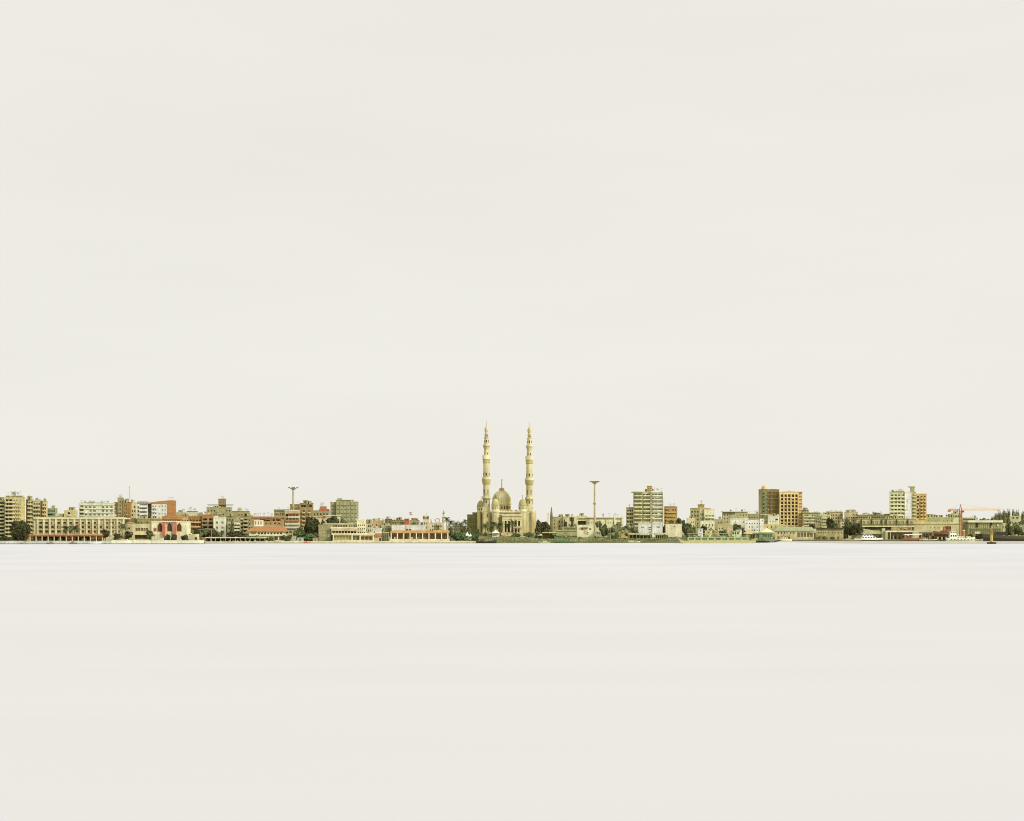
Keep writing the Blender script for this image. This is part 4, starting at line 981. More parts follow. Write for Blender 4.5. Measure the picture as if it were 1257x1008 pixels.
        m = MB(); m.bar((cxm,yoff,z(523+t)),(cxm,yoff,z(517+t)),.24*s)
        for yy,rr in ((521.6,.5),(520,.42),(518.4,.3)): m.lathe([(.02,z(yy+.6+t)),(rr*s,z(yy+t)),(.02,z(yy-.6+t))],8,cxm,yoff)
        m.bar((cxm,yoff,z(517.2+t)),(cxm+.5*s,yoff,z(516.2+t)),.16*s); m.bar((cxm,yoff,z(517.2+t)),(cxm-.5*s,yoff,z(516.2+t)),.16*s)
        m.build('finial', mat((186,172,128),'metal'), M)
        for (y,h,rr,n_,ww) in ((541.4,3.8,2.66,6,.95),(556.4,2.4,2.84,6,.85),(582,3.4,3.98,6,1.0),(603.5,6,4.0,6,.75),(615.8,3.0,4.12,6,1.0)):
            for k in range(n_):
                a = 2*PI*k/n_+(PI/6 if y in (541.4,582,615.8) else 0)
                aa = a
                put('window', arch_mesh(round(ww*1.25*s,1),round(h*s,1),DARK,(216,198,142),False), M, (cxm+rr*s*math.cos(aa),yoff+rr*s*math.sin(aa),z(y+t)), aa+PI/2)
        for (y,rr,n_,hh) in ((534.6,1.9,8,1.6),):
            for k in range(n_):
                a = 2*PI*k/n_; put('window', arch_mesh(.5,round(hh*s,1),DARK,(216,198,142),False), M, (cxm+rr*s*math.cos(a),yoff+rr*s*math.sin(a),z(y+t)), a+PI/2)
        for (y) in ((632.5),(642),(650)):
            put('window', win_mesh(.9,2.4,DARK,(216,198,142),.35), M, (cxm+(q*.25 if left else q*.2),yoff-q-.37,z(y)))
        # buttress strips
        for dxp in (-.8,.62):
            m = MB(); m.box(cxm+q*dxp,cxm+q*(dxp+.18),yoff-q-.45,yoff-q-.002,0,z(628.4)); m.build('buttress', mat((206,184,122)), M)
    minaret(596.9, 6, 0, 5.0, True)
    minaret(649.9, 6, .8, 4.7, False)
    b.slab(654.2,658.4,627,655,6,12,(236,212,150),'side_buttress'); b.slab(652.2,652.8,628,655,.6,1.99,(190,152,84),'pilaster_or_shade_strip')  # thin dark strip is a painted shadow line
    b.slab(586,590,628,655,4,12,(180,164,108),'side_buttress')  # left buttress darkened, shadow put into its colour
    b.slab(613.4,615.6,634,655,1.2,1.99,(176,160,104),'pilaster_or_shade_strip')  # dark strip paints the shade of a recess beside the portico
    b.slab(600,656,653.6,655,-1,1.98,(214,196,142),'plinth')
    for x0,x1 in ((616,619),(622,625),(632,635)): b.slab(x0+10,x1+10,626,628.9,9,12,(190,172,120),'roof_vent')
mosque()
# ================================================================ right part of the town
def towns_right():
    def simple(name, cat, label, Y, x0, x1, y, col, win=None, d=9, st=3, cap=True, base=G, y1=None, kinds=('antenna','satellite_dish','water_tank','roof_shed'), **k):
        b = Bld(name, label, cat, Y, (x0+x1)/2, base=base)
        b.block(x0,x1,y,col,win=win or [],d=d,smax=k.pop('smax',.05),cap=tuple(min(255,int(v*1.03)) for v in col) if cap else None,**k)
        if st: b.stuff(st,kinds)
        return b
    # slim white minaret and spire right of the mosque
    o = empty('small_minaret',(PX(673,1180),1180,G),'slim pale minaret beside the dark pointed spire, right of the great mosque','minaret'); s = S(1180)
    def pf(l,Y=1180): return [(r*S(Y), PZ(y,Y)-G) for y,r in l]
    m = MB(); m.lathe(pf([(655,.9),(632,.75)]),8); m.build('shaft', mat((236,222,178)), o)
    m = MB(); m.lathe(pf([(632,.8),(631.6,1.0),(631,1.0),(630.8,.6),(629,.5),(628.4,.1)]),8); m.build('cap', mat((226,210,164)), o)
    b = Bld('spire_house','olive house with a tall dark pointed spire right of the great mosque','house',1110,680)
    b.block(676.4,684.6,635.4,(186,176,118),win=[W(679.2,682,637,650,1,3,.5,.6,'rect',(110,104,64))],smax=.02,cap=(180,168,112))
    m = MB(); q = S(1110); m.lathe([(1.75*q,0),(1.7*q,b.zz(635)),(1.5*q,b.zz(632)),(.95*q,b.zz(627)),(.3*q,b.zz(622.2))],6,b.lx(676.9),-.5); m.build('spire', mat((132,124,78)), b.root)
    simple('apartment_block','apartment block','olive and cream house with a stair window next to the spire house',1118,684,692,636,(214,200,148),[W(685,691.6,638,654,2,3,.4,.45,'rect',(70,62,38))],st=2)
    simple('apartment_block','apartment block','cream house with a tall black doorway two houses right of the spire',1114,691,708,635.2,(226,214,162),[W(691.4,696,640.4,645.4,1,1,.7,.9,'rect',(44,38,24)),W(698.5,704.5,634.8,641,2,1,.8,.8,'rect',(90,76,46)),W(696.5,707.6,641.6,654,3,2,.4,.5,'rect',(120,106,70))],st=4)
    b = simple('apartment_block','apartment block','cream roof terrace house with a wide dark opening above the white shuttered house',1116,707.5,721,634.2,(232,220,170),[W(708.2,720,639.2,644.6,1,1,.96,.94,'rect',(48,40,26)),W(709.4,719.6,635.4,638.4,3,1,.7,.6,'rect',(120,112,72))],st=3)
    b.slab(709,719,636.2,636.9,-.6,-.02,(170,150,98),'awning')
    b = simple('terrace_houses','row of houses','long cream two-storey row with a dark roof line behind the tall concrete mast',1100,719.5,765,636.6,(242,226,176),[W(720.4,731.4,638.4,652,3,2,.26,.3,'rect',(110,92,58)),W(744.6,754.4,638.4,652,3,2,.22,.34,'rect',(88,74,46)),W(755,764,638.4,652,2,2,.22,.3,'rect',(120,100,64))],d=9,st=0,cap=False)
    b.slab(719.6,754,635.4,637,-.5,8.6,(160,142,90),'roof'); b.slab(755.4,763,635.6,637.2,-.5,8.6,(158,142,92),'roof'); b.slab(753.6,755.4,632.6,646,-.7,3,(246,234,190),'party_wall'); b.slab(763.2,765.6,633.4,644,-.7,3,(246,234,188),'party_wall'); b.slab(743.4,744.2,637,646,-.4,-.02,(190,168,116),'downpipe')
    b.last = (b.lx(722),b.lx(762),1,7,b.zz(635.3)); b.stuff(6,('antenna','antenna','satellite_dish'))
    b = Bld('market_hall','long low greenish building with a dark clerestory strip left of the white shuttered house','hall',1086,698)
    b.block(683,709,651.4,(186,180,128),win=[],smax=.02,d=8); b.block(690,708.6,647.6,(160,156,108),y1=651.5,dy=1.5,d=6,win=[W(691.4,706,648.6,650.6,8,1,.8,.85,'rect',(84,80,50))],part='clerestory',smax=.02); b.slab(689.4,709,646.7,647.6,1,8,(206,198,150),'roof')
    b.slab(683,708.4,650.6,651.4,-.8,8.2,(216,208,158),'roof_edge')
    b = Bld('house','bright cream flat-roofed house with tan shutters on the bank right of the green gate','house',1072,718.4)
    b.block(708,728.8,645.4,(246,232,186),win=[W(712.6,716,648.2,651.4,1,1,.6,.8,'rect',(150,130,84)),W(722.6,726,648.2,651,1,1,.8,.7,'rect',(92,80,50)),W(719,723,652.6,655,1,1,.6,.7,'rect',(150,120,76))],smax=.02,d=8,cap=(250,238,196))
    b.slab(713,722,647.2,648.4,-1.2,-.02,(170,146,98),'awning'); b.slab(717.4,720.4,649.4,655,-.3,-.02,(236,196,126),'door')
    floodmast(730,591.6,1096,'tallest concrete floodlight mast with a flared head right of the mosque',655,head=5.0,col=(204,184,140))
    b = simple('store','store','pale low store with a long flat roof between the mast and the olive trees',1074,731,749,652.8,(204,198,150),[W(732,748.6,653.6,657,7,1,.4,.5,'rect',None)],d=6,st=0); b.slab(730.4,749.4,652.2,652.9,-.6,6.4,(226,218,172),'roof_edge')
    b = simple('shed','shed','yellowish shed with one dark doorway beside the olive trees',1066,761.5,770.6,652.8,(226,196,112),[W(761.9,764,653.4,655.6,1,1,.9,.9,'rect',(50,42,24))],d=5,st=0,cap=False)
    m = MB(); m.prism([(b.lx(759.6),b.zz(652.8)+.004),(b.lx(771.4),b.zz(654.2)),(b.lx(770.8),b.zz(653.2)),(b.lx(763),b.zz(650.8))],-.5,5.4); m.build('roof', mat((206,190,130)), b.root)
    # ferry landing canopies
    for (x0,x1,l) in ((771,801,'long ferry landing canopy with a pale roof in front of the white modern villa'),(803.5,821,'shorter ferry landing canopy with a dark underside right of the lamp pole')):
        b = Bld('landing_canopy',l,'canopy',1052,(x0+x1)/2)
        m = MB(); m.prism([(b.lx(x0),b.zz(656.2)),(b.lx(x1-8),b.zz(656.6)),(b.lx(x1),b.zz(654.6)),(b.lx(x1),b.zz(653.6)),(b.lx(x1-8),b.zz(654.8)),(b.lx(x0),b.zz(654.6))],-2,5); m.build('roof', mat((206,202,150)), b.root)
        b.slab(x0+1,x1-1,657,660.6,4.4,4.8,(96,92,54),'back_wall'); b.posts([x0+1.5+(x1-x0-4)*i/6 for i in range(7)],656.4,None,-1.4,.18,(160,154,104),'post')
    # tower block with balconies
    Yt = 1150
    b = Bld('apartment_tower','cream apartment tower with rounded balcony bands and a small brick room on top','apartment tower',Yt,795)
    b.block(768.6,779,623.6,(196,188,134),dy=3,win=[W(769,778.6,625,648,3,5,.5,.5,'rect',(62,54,32),oz=.05,bal='row',bcol=(204,196,142))],smax=.02,part='side_wing',cap=(196,186,132)); b.stuff(2,('antenna',))
    b.block(777.4,788.6,604.4,(176,170,114),dy=0,d=13,win=[W(777.8,788.2,606,648,2,9,.84,.56,'rect',(58,52,30),oz=.1,rec=.95)],smax=.01,cap=(186,178,122))
    b.block(788.6,799,604.6,(200,192,138),dy=.8,d=12,win=[W(789,798.8,606,648,3,9,.8,.52,'rect',(70,62,36),oz=.1,rec=.7)],smax=.01,part='middle_wall',cap=(210,200,146))
    b.block(799,814.8,604.6,(244,228,178),dy=-.8,d=13,win=[W(799.6,814.4,606,648,4,9,.8,.5,'rect',None,oz=.1,skip=.06,rec=.6)],smax=.01,cap=(250,236,188))  # wall and balcony colours brighten rightwards, painting in the sun from the right
    for k in range(9):
        y = 609.1+4.66*k
        for (x0,x1,c,f) in ((777.2,788.4,(222,214,166),0),(788.7,798.8,(226,216,168),.8),(799.1,814.9,(252,240,202),-.8)):
            m = MB(); X0,X1 = b.lx(x0),b.lx(x1); Z = b.zz(y); r = 1.5; pts = [(X0,f-.011)]+[((X0+X1)/2+(X1-X0)/2*math.cos(PI-PI*t/8), f-.011-r*min(1,1.6*math.sin(PI*t/8))) for t in range(1,8)]+[(X1,f-.011)]
            n = len(pts); base = len(m.v); m.v += [(x,q,Z-.2) for x,q in pts]+[(x,q,Z+1.0) for x,q in pts]
            for i in range(n-1): m.f.append((base+i,base+i+1,base+n+i+1,base+n+i)); m.m.append(0)
            m.f.append(tuple(base+n-1-i for i in range(n))); m.m.append(0)
            m.f.append(tuple(base+n+i for i in range(n))); m.m.append(0)
            m.build('balcony', mat(c), b.root)
    b.slab(798.4,799.2,604,650,-1.1,-.812,(214,204,152),'pilaster_or_shade_strip'); b.slab(813.6,815.2,603.6,650,-2.6,-.813,(250,236,190),'pilaster_or_shade_strip')
    b.slab(776.6,789,603.4,604.5,-1.2,13,(206,198,148),'roof_edge'); b.slab(799,815.6,602.8,604.5,-2.2,12,(252,240,196),'roof_edge')
    b.block(794.2,800.4,597.4,(186,142,82),y1=604.6,dy=3,d=5,kind='brick',part='roof_room',smax=.02,win=[W(795,800,598.6,603,2,2,.3,.4)],side=False,cap=(176,136,80)); b.block(791.6,802.4,600.4,(168,138,84),y1=604.6,dy=4,d=6,part='roof_room',smax=.02,side=False)
    b.last = (b.lx(800),b.lx(814),-.5,11,b.zz(602.8)); b.stuff(4,('antenna','satellite_dish'))
    b = Bld('apartment_block','unfinished orange-brown brick block leaning on the right of the cream tower','apartment block',1160,823)
    b.block(815.2,831.4,622.8,(196,142,84),kind='brick',win=[W(815.8,818,624,650,1,6,.9,.45,'rect',DARK),W(818.4,830.8,624,650,4,6,.5,.4,'rect',None,skip=.25)],smax=.02,cap=(200,140,74)); b.slab(817,829,621.4,622.5,1,7,(150,110,62),'roof_shed')
    for k in range(3): b.slab(818,830,628.6+4.6*k,629.8+4.6*k,-.9,-.012,(214,170,104),'balcony')
    b.stuff(3,('antenna',))
    b = Bld('villa','bright white modern villa split by a slot, in front of the cream tower','villa',1082,798)
    b.block(783.2,799.4,643.6,(246,238,212),d=8,smax=.01,win=[W(786.2,790.8,646.6,647.9,1,1,.9,.9,'rect',(104,92,62)),W(796,799.2,646.6,651.4,1,2,.9,.45,'rect',(112,98,66))],cap=(246,240,216))
    b.block(800.6,813.4,643.6,(246,238,212),d=8,smax=.01,win=[W(805.6,810,646.4,647.9,1,1,.9,.9,'rect',(104,92,62))],cap=(246,240,216)); b.block(799.4,800.6,644.6,(196,186,150),dy=2,d=5,smax=.01,part='slot_wall',side=False)
    b.slab(797,799.2,652.6,656,-.2,-.02,(140,120,80),'door')
    simple('house','house','plain pale cream house behind the ferry landing, right of the white modern villa',1090,816.2,837,644.2,(236,220,180),[W(825.6,828.4,645.6,647.2,1,1,.9,.9,'rect',(150,130,96))],st=1,cap=True,kinds=('antenna',))
    b = Bld('apartment_block','half olive, half cream apartment block stepping up to a brown roof room','apartment block',1185,862)
    b.block(847.4,858.6,624.6,(174,164,112),win=[W(847.8,858.2,626,650,3,5,.5,.4,'rect',None,skip=.15)],smax=.02,cap=(166,152,102))
    b.block(858.6,864.4,624.2,(206,196,144),dy=.5,win=[W(859,864,629,650,2,4,.5,.4,'rect',None)],smax=.02,part='middle_wall',cap=(220,208,158))
    b.block(864.4,877,625.8,(244,230,184),dy=-1,win=[W(865,876.6,631.5,650,3,4,.64,.4,'rect',(146,130,86),oz=.1,bal='row',bcol=(248,236,194))],smax=.02,cap=(236,220,172))
    b.block(856.6,864.6,620.2,(178,138,80),y1=624.7,dy=2,d=6,kind='brick',part='roof_room',smax=.02,side=False,cap=(170,132,78)); b.block(859,862.4,618.8,(150,116,70),y1=620.4,dy=3,d=3,part='tank_room',smax=.02,side=False)
    b.slab(864.6,872.2,623.8,626,.5,6,(206,128,84),'roof_canopy'); b.stuff(3,('antenna',))
    simple('house','house','small pale house at the left foot of the half olive apartment block',1150,843,853.4,637,(226,212,162),[W(843.6,853,639,652,3,3,.4,.4,'rect',(140,126,84),skip=.2)],st=1)
    simple('house','house','white two-storey house in front of the half olive apartment block',1120,859,877,640.5,(240,228,184),[W(860,876.6,642,654,4,2,.4,.45,'rect',(140,124,84))],st=2)
    hs = [(876,888,638.2,(180,172,120),1160,'low olive house with a dark doorway between the stepped block and the white terrace'),
          (886.5,918,628.8,(190,180,128),1190,'broad olive block with a dark strip under its roof edge left of the two-tone tower'),
          (917,931.6,631.6,(168,160,110),1200,'low grey-olive roofs touching the left side of the half-shaded tower'),
          (880,900,645.2,(206,184,138),1120,'tan low house in front of the broad olive block'),
          (896,918.6,637.4,(246,232,196),1130,'white house with a plain wall at the left end of the white terrace'),
          (914,938,639.2,(250,240,208),1122,'white terrace with two rows of square dark windows below the half-shaded tower')]
    for k,(x0,x1,y,c,Y,l) in enumerate(hs):
        n = max(2,int((x1-x0)/3.4)); b = Bld('house' if k != 1 else 'apartment_block',l,'house' if k != 1 else 'apartment block',Y,(x0+x1)/2)
        b.block(x0,x1,y,c,win=[W(x0+.6,x1-.6,y+1.6,y+14,n,3,.36,.36,'rect',DARK if k == 5 else None,skip=.3)],smax=.03,cap=tuple(min(255,v+8) for v in c)); b.stuff(3,('antenna','antenna','water_tank') if k < 3 else ('antenna',))
        if k == 1:
            b.slab(888,902,628.9,631.4,-.3,-.02,(112,104,66),'shade_strip'); b.slab(887,917.4,627.8,628.6,-.9,9,(206,194,142),'roof_edge')  # dark strip paints the shade under the roof edge
        if k == 5: b.block(932.6,938,636.8,(252,242,212),dy=-.6,d=5,smax=.02,part='stair_tower',win=[W(934.6,936.6,638,640,1,1,.5,.9,'rect',DARK)],side=False)
    # half-shaded tower: the left half's dark colour stands in for its shaded face
    b = Bld('apartment_tower','half-shaded apartment tower, left half coloured dark olive for shade, orange arched right half, with a little dome','apartment tower',1175,958)
    b.block(931.2,956.4,601.6,(148,130,82),dy=3,d=12,win=[W(936.4,939.6,603.6,632,1,7,.6,.42,'rect',(40,38,24)),W(941.6,955.8,603.4,640,3,8,.8,.5,'rect',(124,104,64),frame=(158,138,92))],smax=.01,cap=(140,122,70))
    b.slab(936,941,602,640,2.6,2.99,(136,142,98),'green_strip'); 
    for k in range(7): put('window', win_mesh(1.5,1.7,DARK,(128,140,84),.0), b.root, (b.lx(938.1),2.58,b.zz(605.8+4.36*k)))
    for k in range(7): b.slab(941.2,956,607.4+4.5*k,607.9+4.5*k,2.4,2.99,(156,134,82),'floor_band')
    for x in (946.2,951.2): b.slab(x-.3,x+.3,603,640,2.5,2.985,(150,128,76),'pilaster_or_shade_strip')
    m = MB(); X = b.lx(939.6); q = S(b.Y); Z = b.zz; m.lathe([(3.4*q,Z(601.6)),(3.4*q,Z(600.6)),(3.9*q,Z(600.4)),(3.9*q,Z(599.6)),(3.4*q,Z(599.2)),(3.2*q,Z(597.8)),(2.3*q,Z(596.4)),(.9*q,Z(595.8)),(.05,Z(595.5))],14,X,6); m.build('dome', mat((222,186,128)), b.root)
    b.block(945,952,600.4,(170,146,92),y1=601.8,dy=5,d=5,part='roof_room',smax=.02,side=False)
    b.block(956.6,980.4,604.6,(234,206,146),dy=0,d=13,fit=False,win=[W(957.8,979.8,606.6,645.6,5,9,.56,.58,'rect',(56,42,24),frame=(214,170,104),skip=0)],cap=(240,204,136))
    for k in range(10): b.slab(957.4,979.8,606.3+4.33*k,606.75+4.33*k,-.5,-.012,(246,212,148),'floor_band')
    for i in range(6): x = 957.8+4.4*i; b.slab(x-.55,x+.55,606.8,645.4,-.62,-.013,(242,204,134),'pilaster_or_shade_strip')
    m = MB(); m.prism([(b.lx(961),b.zz(604.6)+.7),(b.lx(977),b.zz(604.6)+.7),(b.lx(972),b.zz(602.8)),(b.lx(969),b.zz(602.0)),(b.lx(966),b.zz(602.8))],-.3,.6); m.build('gable_parapet', mat((240,204,134)), b.root)
    m = MB(); X = b.lx(982.4); m.box(b.lx(980.4)+.003,b.lx(985),1,12,0,b.zz(604.4)); m.build('side_wall', mat((214,156,90)), b.root)
    for k in range(9): b.slab(980.6,985.4,607.6+4.3*k,608.6+4.3*k,.2,.99,(244,214,156),'side_balcony')
    b.slab(979.6,985.6,603.4,604.3,-.4,12.6,(244,208,140),'roof_edge')
    b.posts([957.2,962,976,979.8],603.4,604.8,.2,.3,(240,200,130),'finial')
    b = simple('house','house','white house with an open dark veranda at the foot of the half-shaded tower',1145,942.2,956.6,633.6,(246,234,194),[W(951.4,955,636.6,639,1,1,.9,.9,'rect',DARK),W(943,950,638,652,2,3,.36,.36,'rect',(140,126,84))],st=2); b.slab(934,948,631.4,632.4,1,6,(214,204,152),'roof_canopy')
    b = simple('house','house','low yellow-tan wing with three small windows below the white veranda house',1124,936,962,644.4,(222,204,140),[W(938,960,645.4,649,4,1,.25,.6,'rect',DARK)],st=0)
    # right of the tower
    hs = [(984,992.6,626.6,(140,130,86),1215,'dark little roof house at the right shoulder of the half-shaded tower'),
          (984.6,1008.4,630.2,(212,204,150),1170,'cream block with green-grey roof bands right of the half-shaded tower'),
          (1000,1009,634,(168,162,108),1155,'olive house with a grid of openings left of the jumble of flat roofs'),
          (1007,1020,631.8,(218,206,154),1185,'pale house with a stair hood on the skyline, middle of the right-hand roofs'),
          (1017,1034.6,629.4,(206,188,134),1200,'tan house with a flat overhanging roof on the right skyline'),
          (1036.6,1053,629.0,(206,190,138),1195,'tan house with a raised roof room left of the long columned warehouse'),
          (1031,1045,640,(218,206,156),1150,'cream house half hidden by the dark trees left of the long warehouse'),
          (1052,1068,632.6,(160,148,96),1190,'dark olive roofs above the left end of the long columned warehouse'),
          (1066,1084,632.2,(208,194,142),1195,'cream roof house above the long columned warehouse'),
          (1082,1094,634.4,(186,176,122),1185,'low olive house at the left foot of the white-banded tower')]
    for k,(x0,x1,y,c,Y,l) in enumerate(hs):
        n = max(2,int((x1-x0)/3)); b = Bld('house',l,'house',Y,(x0+x1)/2)
        b.block(x0,x1,y,c,win=[W(x0+.6,x1-.6,y+1.2,y+16,n,4,.5,.42,'rect',None,skip=.18,bal='row' if k in (1,3) else None,bcol=(226,216,166))],smax=.06,cap=tuple(min(255,v+10) for v in c)); b.stuff(4,('antenna','satellite_dish','roof_shed'))
        if k == 1: b.slab(985,1007,629.0,630.2,-1,8,(160,160,108),'roof_slab')
        if k == 5: b.block(1044,1050.6,625.8,(196,176,124),y1=629.1,dy=2,d=5,part='roof_room',smax=.03,side=False)
        if k == 4: b.slab(1017,1034,627.6,628.5,-.8,8,(224,206,156),'roof_slab'); b.posts([1018,1033.4],628.5,629.6,.2,.2,(180,164,114),'post')
    # tower with white bands
    b = Bld('apartment_tower','white-green apartment tower with dark window bands and an orange right-hand block','apartment tower',1180,1114)
    b.block(1092,1110.6,604.6,(206,202,150),d=11,win=[W(1092.6,1110.2,606,637,4,7,.56,.4,'rect',None,oz=.05)],smax=.03,cap=(178,170,118)); zt = b.last
    b.block(1110.6,1119,604.8,(250,244,218),dy=-.8,d=11,win=[W(1111,1118.6,612.4,614.6,3,1,.9,.8,'rect',DARK),W(1111,1118.6,616,637,2,5,.4,.36,'rect',(170,140,104))],smax=.01,part='white_wall',cap=(240,230,190))
    b.block(1119,1124.6,603.6,(180,172,116),dy=.4,d=10,win=[W(1119.4,1124.4,606,637,2,7,.7,.5,'rect',(62,54,34),bal='row',bcol=(206,200,148))],smax=.01,part='balcony_bay')
    for k in range(6): b.slab(1092,1110.4,609.3+4.6*k,610.7+4.6*k,-.7,-.012,(226,222,176),'balcony')
    b.block(1124.6,1137.4,606.8,(216,164,104),dy=1,d=11,win=[W(1125,1128.4,608,637,1,7,.7,.5,'rect',(70,50,28)),W(1129,1137,608,637,2,7,.52,.45,'rect',(96,66,36),bal='each',bcol=(236,186,110))],smax=.01,part='orange_wall',cap=(236,180,104))
    b.block(1095,1110,603.2,(96,88,54),y1=604.7,dy=2,d=5,part='roof_sheds',smax=.02,side=False)
    b.last = zt; b.stuff(8,('water_tank','satellite_dish','antenna','roof_shed'))
    b.slab(1118.6,1122.6,598.4,603.8,2,5,(176,166,112),'tank_tower'); b.slab(1116.4,1123.4,597.0,598.4,1.6,5.4,(190,180,128),'tank_top')
    # long columned warehouse
    Yw = 1215*1.0
    b = Bld('warehouse','long flat warehouse with dark columns along its upper floor and a pale ledge','warehouse',1165,1092)
    b.block(1050,1122,637.4,(190,180,126),d=10,win=[W(1051,1121,639.4,645,13,1,.55,.8,'rect',(160,150,102),frame=(170,160,110),rec=.35)],smax=.02)
    for x in (1057.6,1070.4,1082.8,1088.2,1101,1114.8): b.slab(x-.45,x+.45,637.6,652,-.9,-.012,(76,68,42),'column')
    b.slab(1050,1124,643.2,644.2,-1.1,-.9,(120,112,72),'rail'); b.slab(1058,1122,645.4,646.9,-2.4,-.013,(226,216,166),'ledge'); b.slab(1062,1122,647.2,650.4,-.6,-.014,(92,84,52),'dark_slab')  # dark slab paints the shade below the ledge
    b.slab(1049.6,1122.4,636.6,637.4,-.4,10.2,(176,166,114),'roof_edge'); b.last = (b.lx(1052),b.lx(1118),1,8,b.zz(636.6)); b.stuff(7,('antenna','roof_shed','satellite_dish'))
    b = Bld('warehouse','long tan harbour warehouse with a white ledge behind the red boat','warehouse',1178,1150)
    b.block(1120,1181,635.6,(176,168,112),dy=4,d=10,smax=.01,part='upper_wall',win=[W(1122,1180,637.5,641,12,1,.14,.4,'rect',(130,122,80))],cap=(192,184,130))
    b.block(1120,1180.6,642.2,(212,198,142),d=6,smax=.01,win=[W(1140,1180,645,656,9,2,.2,.3,'rect',(150,138,92),skip=.4)]); b.slab(1119,1181,641.6,642.8,-1,4,(240,230,186),'ledge')
    b.block(1170.4,1177.4,636.2,(214,206,160),y1=642.0,dy=-.5,d=4,part='end_bay',smax=.01,side=False)
    b.last = (b.lx(1122),b.lx(1178),5,12,b.zz(635.0)); b.stuff(9,('antenna','roof_shed','water_tank'))
    simple('house','house','small pale house with a dark flat roof on the skyline left of the crane mast',1215,1168,1181,630.4,(206,200,148),[W(1168.6,1180.6,631.6,640,4,2,.6,.4,'rect',DARK)],st=2)
    simple('house','house','low olive house with a row of dark roof openings right of the crane mast',1212,1179,1200,636.2,(184,180,126),[W(1181,1197,636.8,638.8,6,1,.7,.8,'rect',(60,54,34))],st=2,kinds=('antenna',))
    b = Bld('customs_house','harbour hall with white eaves and a wall of tall grey panes behind the yellow buoy','hall',1196,1210)
    b.block(1187.4,1231,641.4,(150,144,94),d=10,smax=.01,win=[W(1189,1230.6,641.9,648.4,16,1,.74,.92,'rect',(172,164,112),frame=(206,198,144)),W(1189,1230.6,649.2,655.4,16,1,.74,.92,'rect',(128,122,80),frame=(190,182,130))])
    b.slab(1188,1231.4,638.8,641.4,-1.6,10,(240,232,190),'eaves_board'); b.slab(1180.6,1188,641,660,-.4,5,(112,106,66),'dark_slab')
    for x in (1199.4,1216.6): b.slab(x-1.4,x+1.4,642.2,647.4,-.3,-.02,(70,64,40),'open_shutter')
    b.slab(1224.2,1226,644,646,-.32,-.02,(246,240,206),'notice_board'); b.slab(1196.4,1203.4,652.6,655.4,-.5,-.02,(226,216,164),'counter')
    simple('house','house','pale house with one dark window half hidden in the feathery trees at the far right',1392,1239,1253.4,634.2,(206,200,150),[W(1241,1251,634.6,637.4,2,1,.5,.8,'rect',(90,84,54)),W(1240,1253,639.6,648,3,2,.4,.4,'rect',None)],st=1)
    simple('house','house','low cream house below the feathery trees at the right edge',1385,1228,1243,643,(214,204,152),[W(1229,1242.6,644.4,650,4,1,.4,.5,'rect',None)],st=1)
    simple('house','house','olive house at the extreme right edge behind the dark hull',1380,1250,1268,645,(168,166,116),[W(1251,1268,646,652,4,1,.5,.5,'rect',None)],st=1)
    # waterfront sheds and green kiosks
    b = Bld('kiosk','small landing kiosk with a pointed cream gable left of the pyramid-roofed green kiosk','kiosk',1075,922)
    b.block(916,927,655.4,(190,178,116),d=4,smax=.01,win=[W(921,926,656.2,661,2,1,.6,.9,'rect',(84,90,52))]); m = MB(); m.prism([(b.lx(912.6),b.zz(655.2)),(b.lx(928.4),b.zz(656)),(b.lx(919.8),b.zz(650.4))],-.8,4.6); m.build('roof', mat((236,214,150)), b.root)
    b = Bld('kiosk','green ticket kiosk under a wide cream pyramid roof','kiosk',1072,938)
    b.block(926.6,948.6,655,(140,152,108),d=6,smax=.01,win=[W(928,932,655.8,661,1,1,.8,.9,'rect',(70,92,54)),W(936,947.6,656,660,4,1,.6,.8,'rect',(62,110,74),frame=(140,160,110))])
    b.slab(926,949.4,653.6,655,-.8,6.4,(176,182,130),'roof_edge'); q = S(1072); m = MB(); xa,xb = b.lx(932.6),b.lx(951); za,zb = b.zz(653.6)+.004,b.zz(648); xc = (xa+xb)/2
    for p,r in (((xa,-1.4),(xb,-1.4)),((xb,-1.4),(xb,8)),((xb,8),(xa,8)),((xa,8),(xa,-1.4))): m.poly([(p[0],p[1],za),(r[0],r[1],za),(xc,3.3,zb)])
    m.build('pyramid_roof', mat((232,220,168)), b.root)
    b = Bld('shed','long cream shed under a pale grey-green tin roof behind the white cabin launch','shed',1108,974)
    b.block(951,999,651.6,(206,188,134),d=8,smax=.01,win=[W(953,976,652.4,656.6,6,1,.4,.6,'rect',(120,96,60)),W(978,998,653,660,5,1,.7,.8,'rect',(104,96,62)),W(953,970,658,663,4,1,.6,.8,'rect',(130,122,80))])
    m = MB(); m.prism([(b.lx(949.6),b.zz(651.7)),(b.lx(1000.6),b.zz(651.7)),(b.lx(1000.6),b.zz(651.1)),(b.lx(996),b.zz(647)),(b.lx(954),b.zz(647)),(b.lx(949.6),b.zz(651.1))],-1.2,8.5); m.build('roof', mat((176,178,136),'metal'), b.root)
    for x in (958,966,975,986): b.slab(x-1,x+1,645.8,647,2,5,(196,194,150),'roof_vent')
    simple('store','store','cream harbour store with two small windows behind the white launch',1150,957.6,976,651,(226,212,152),[W(960,974,652.4,655.4,3,1,.4,.7,'rect',(140,116,70))],d=6,st=0)
    b = Bld('boat_shed','dark open boat shed with a pale tin roof right of the white launch','shed',1252,993)
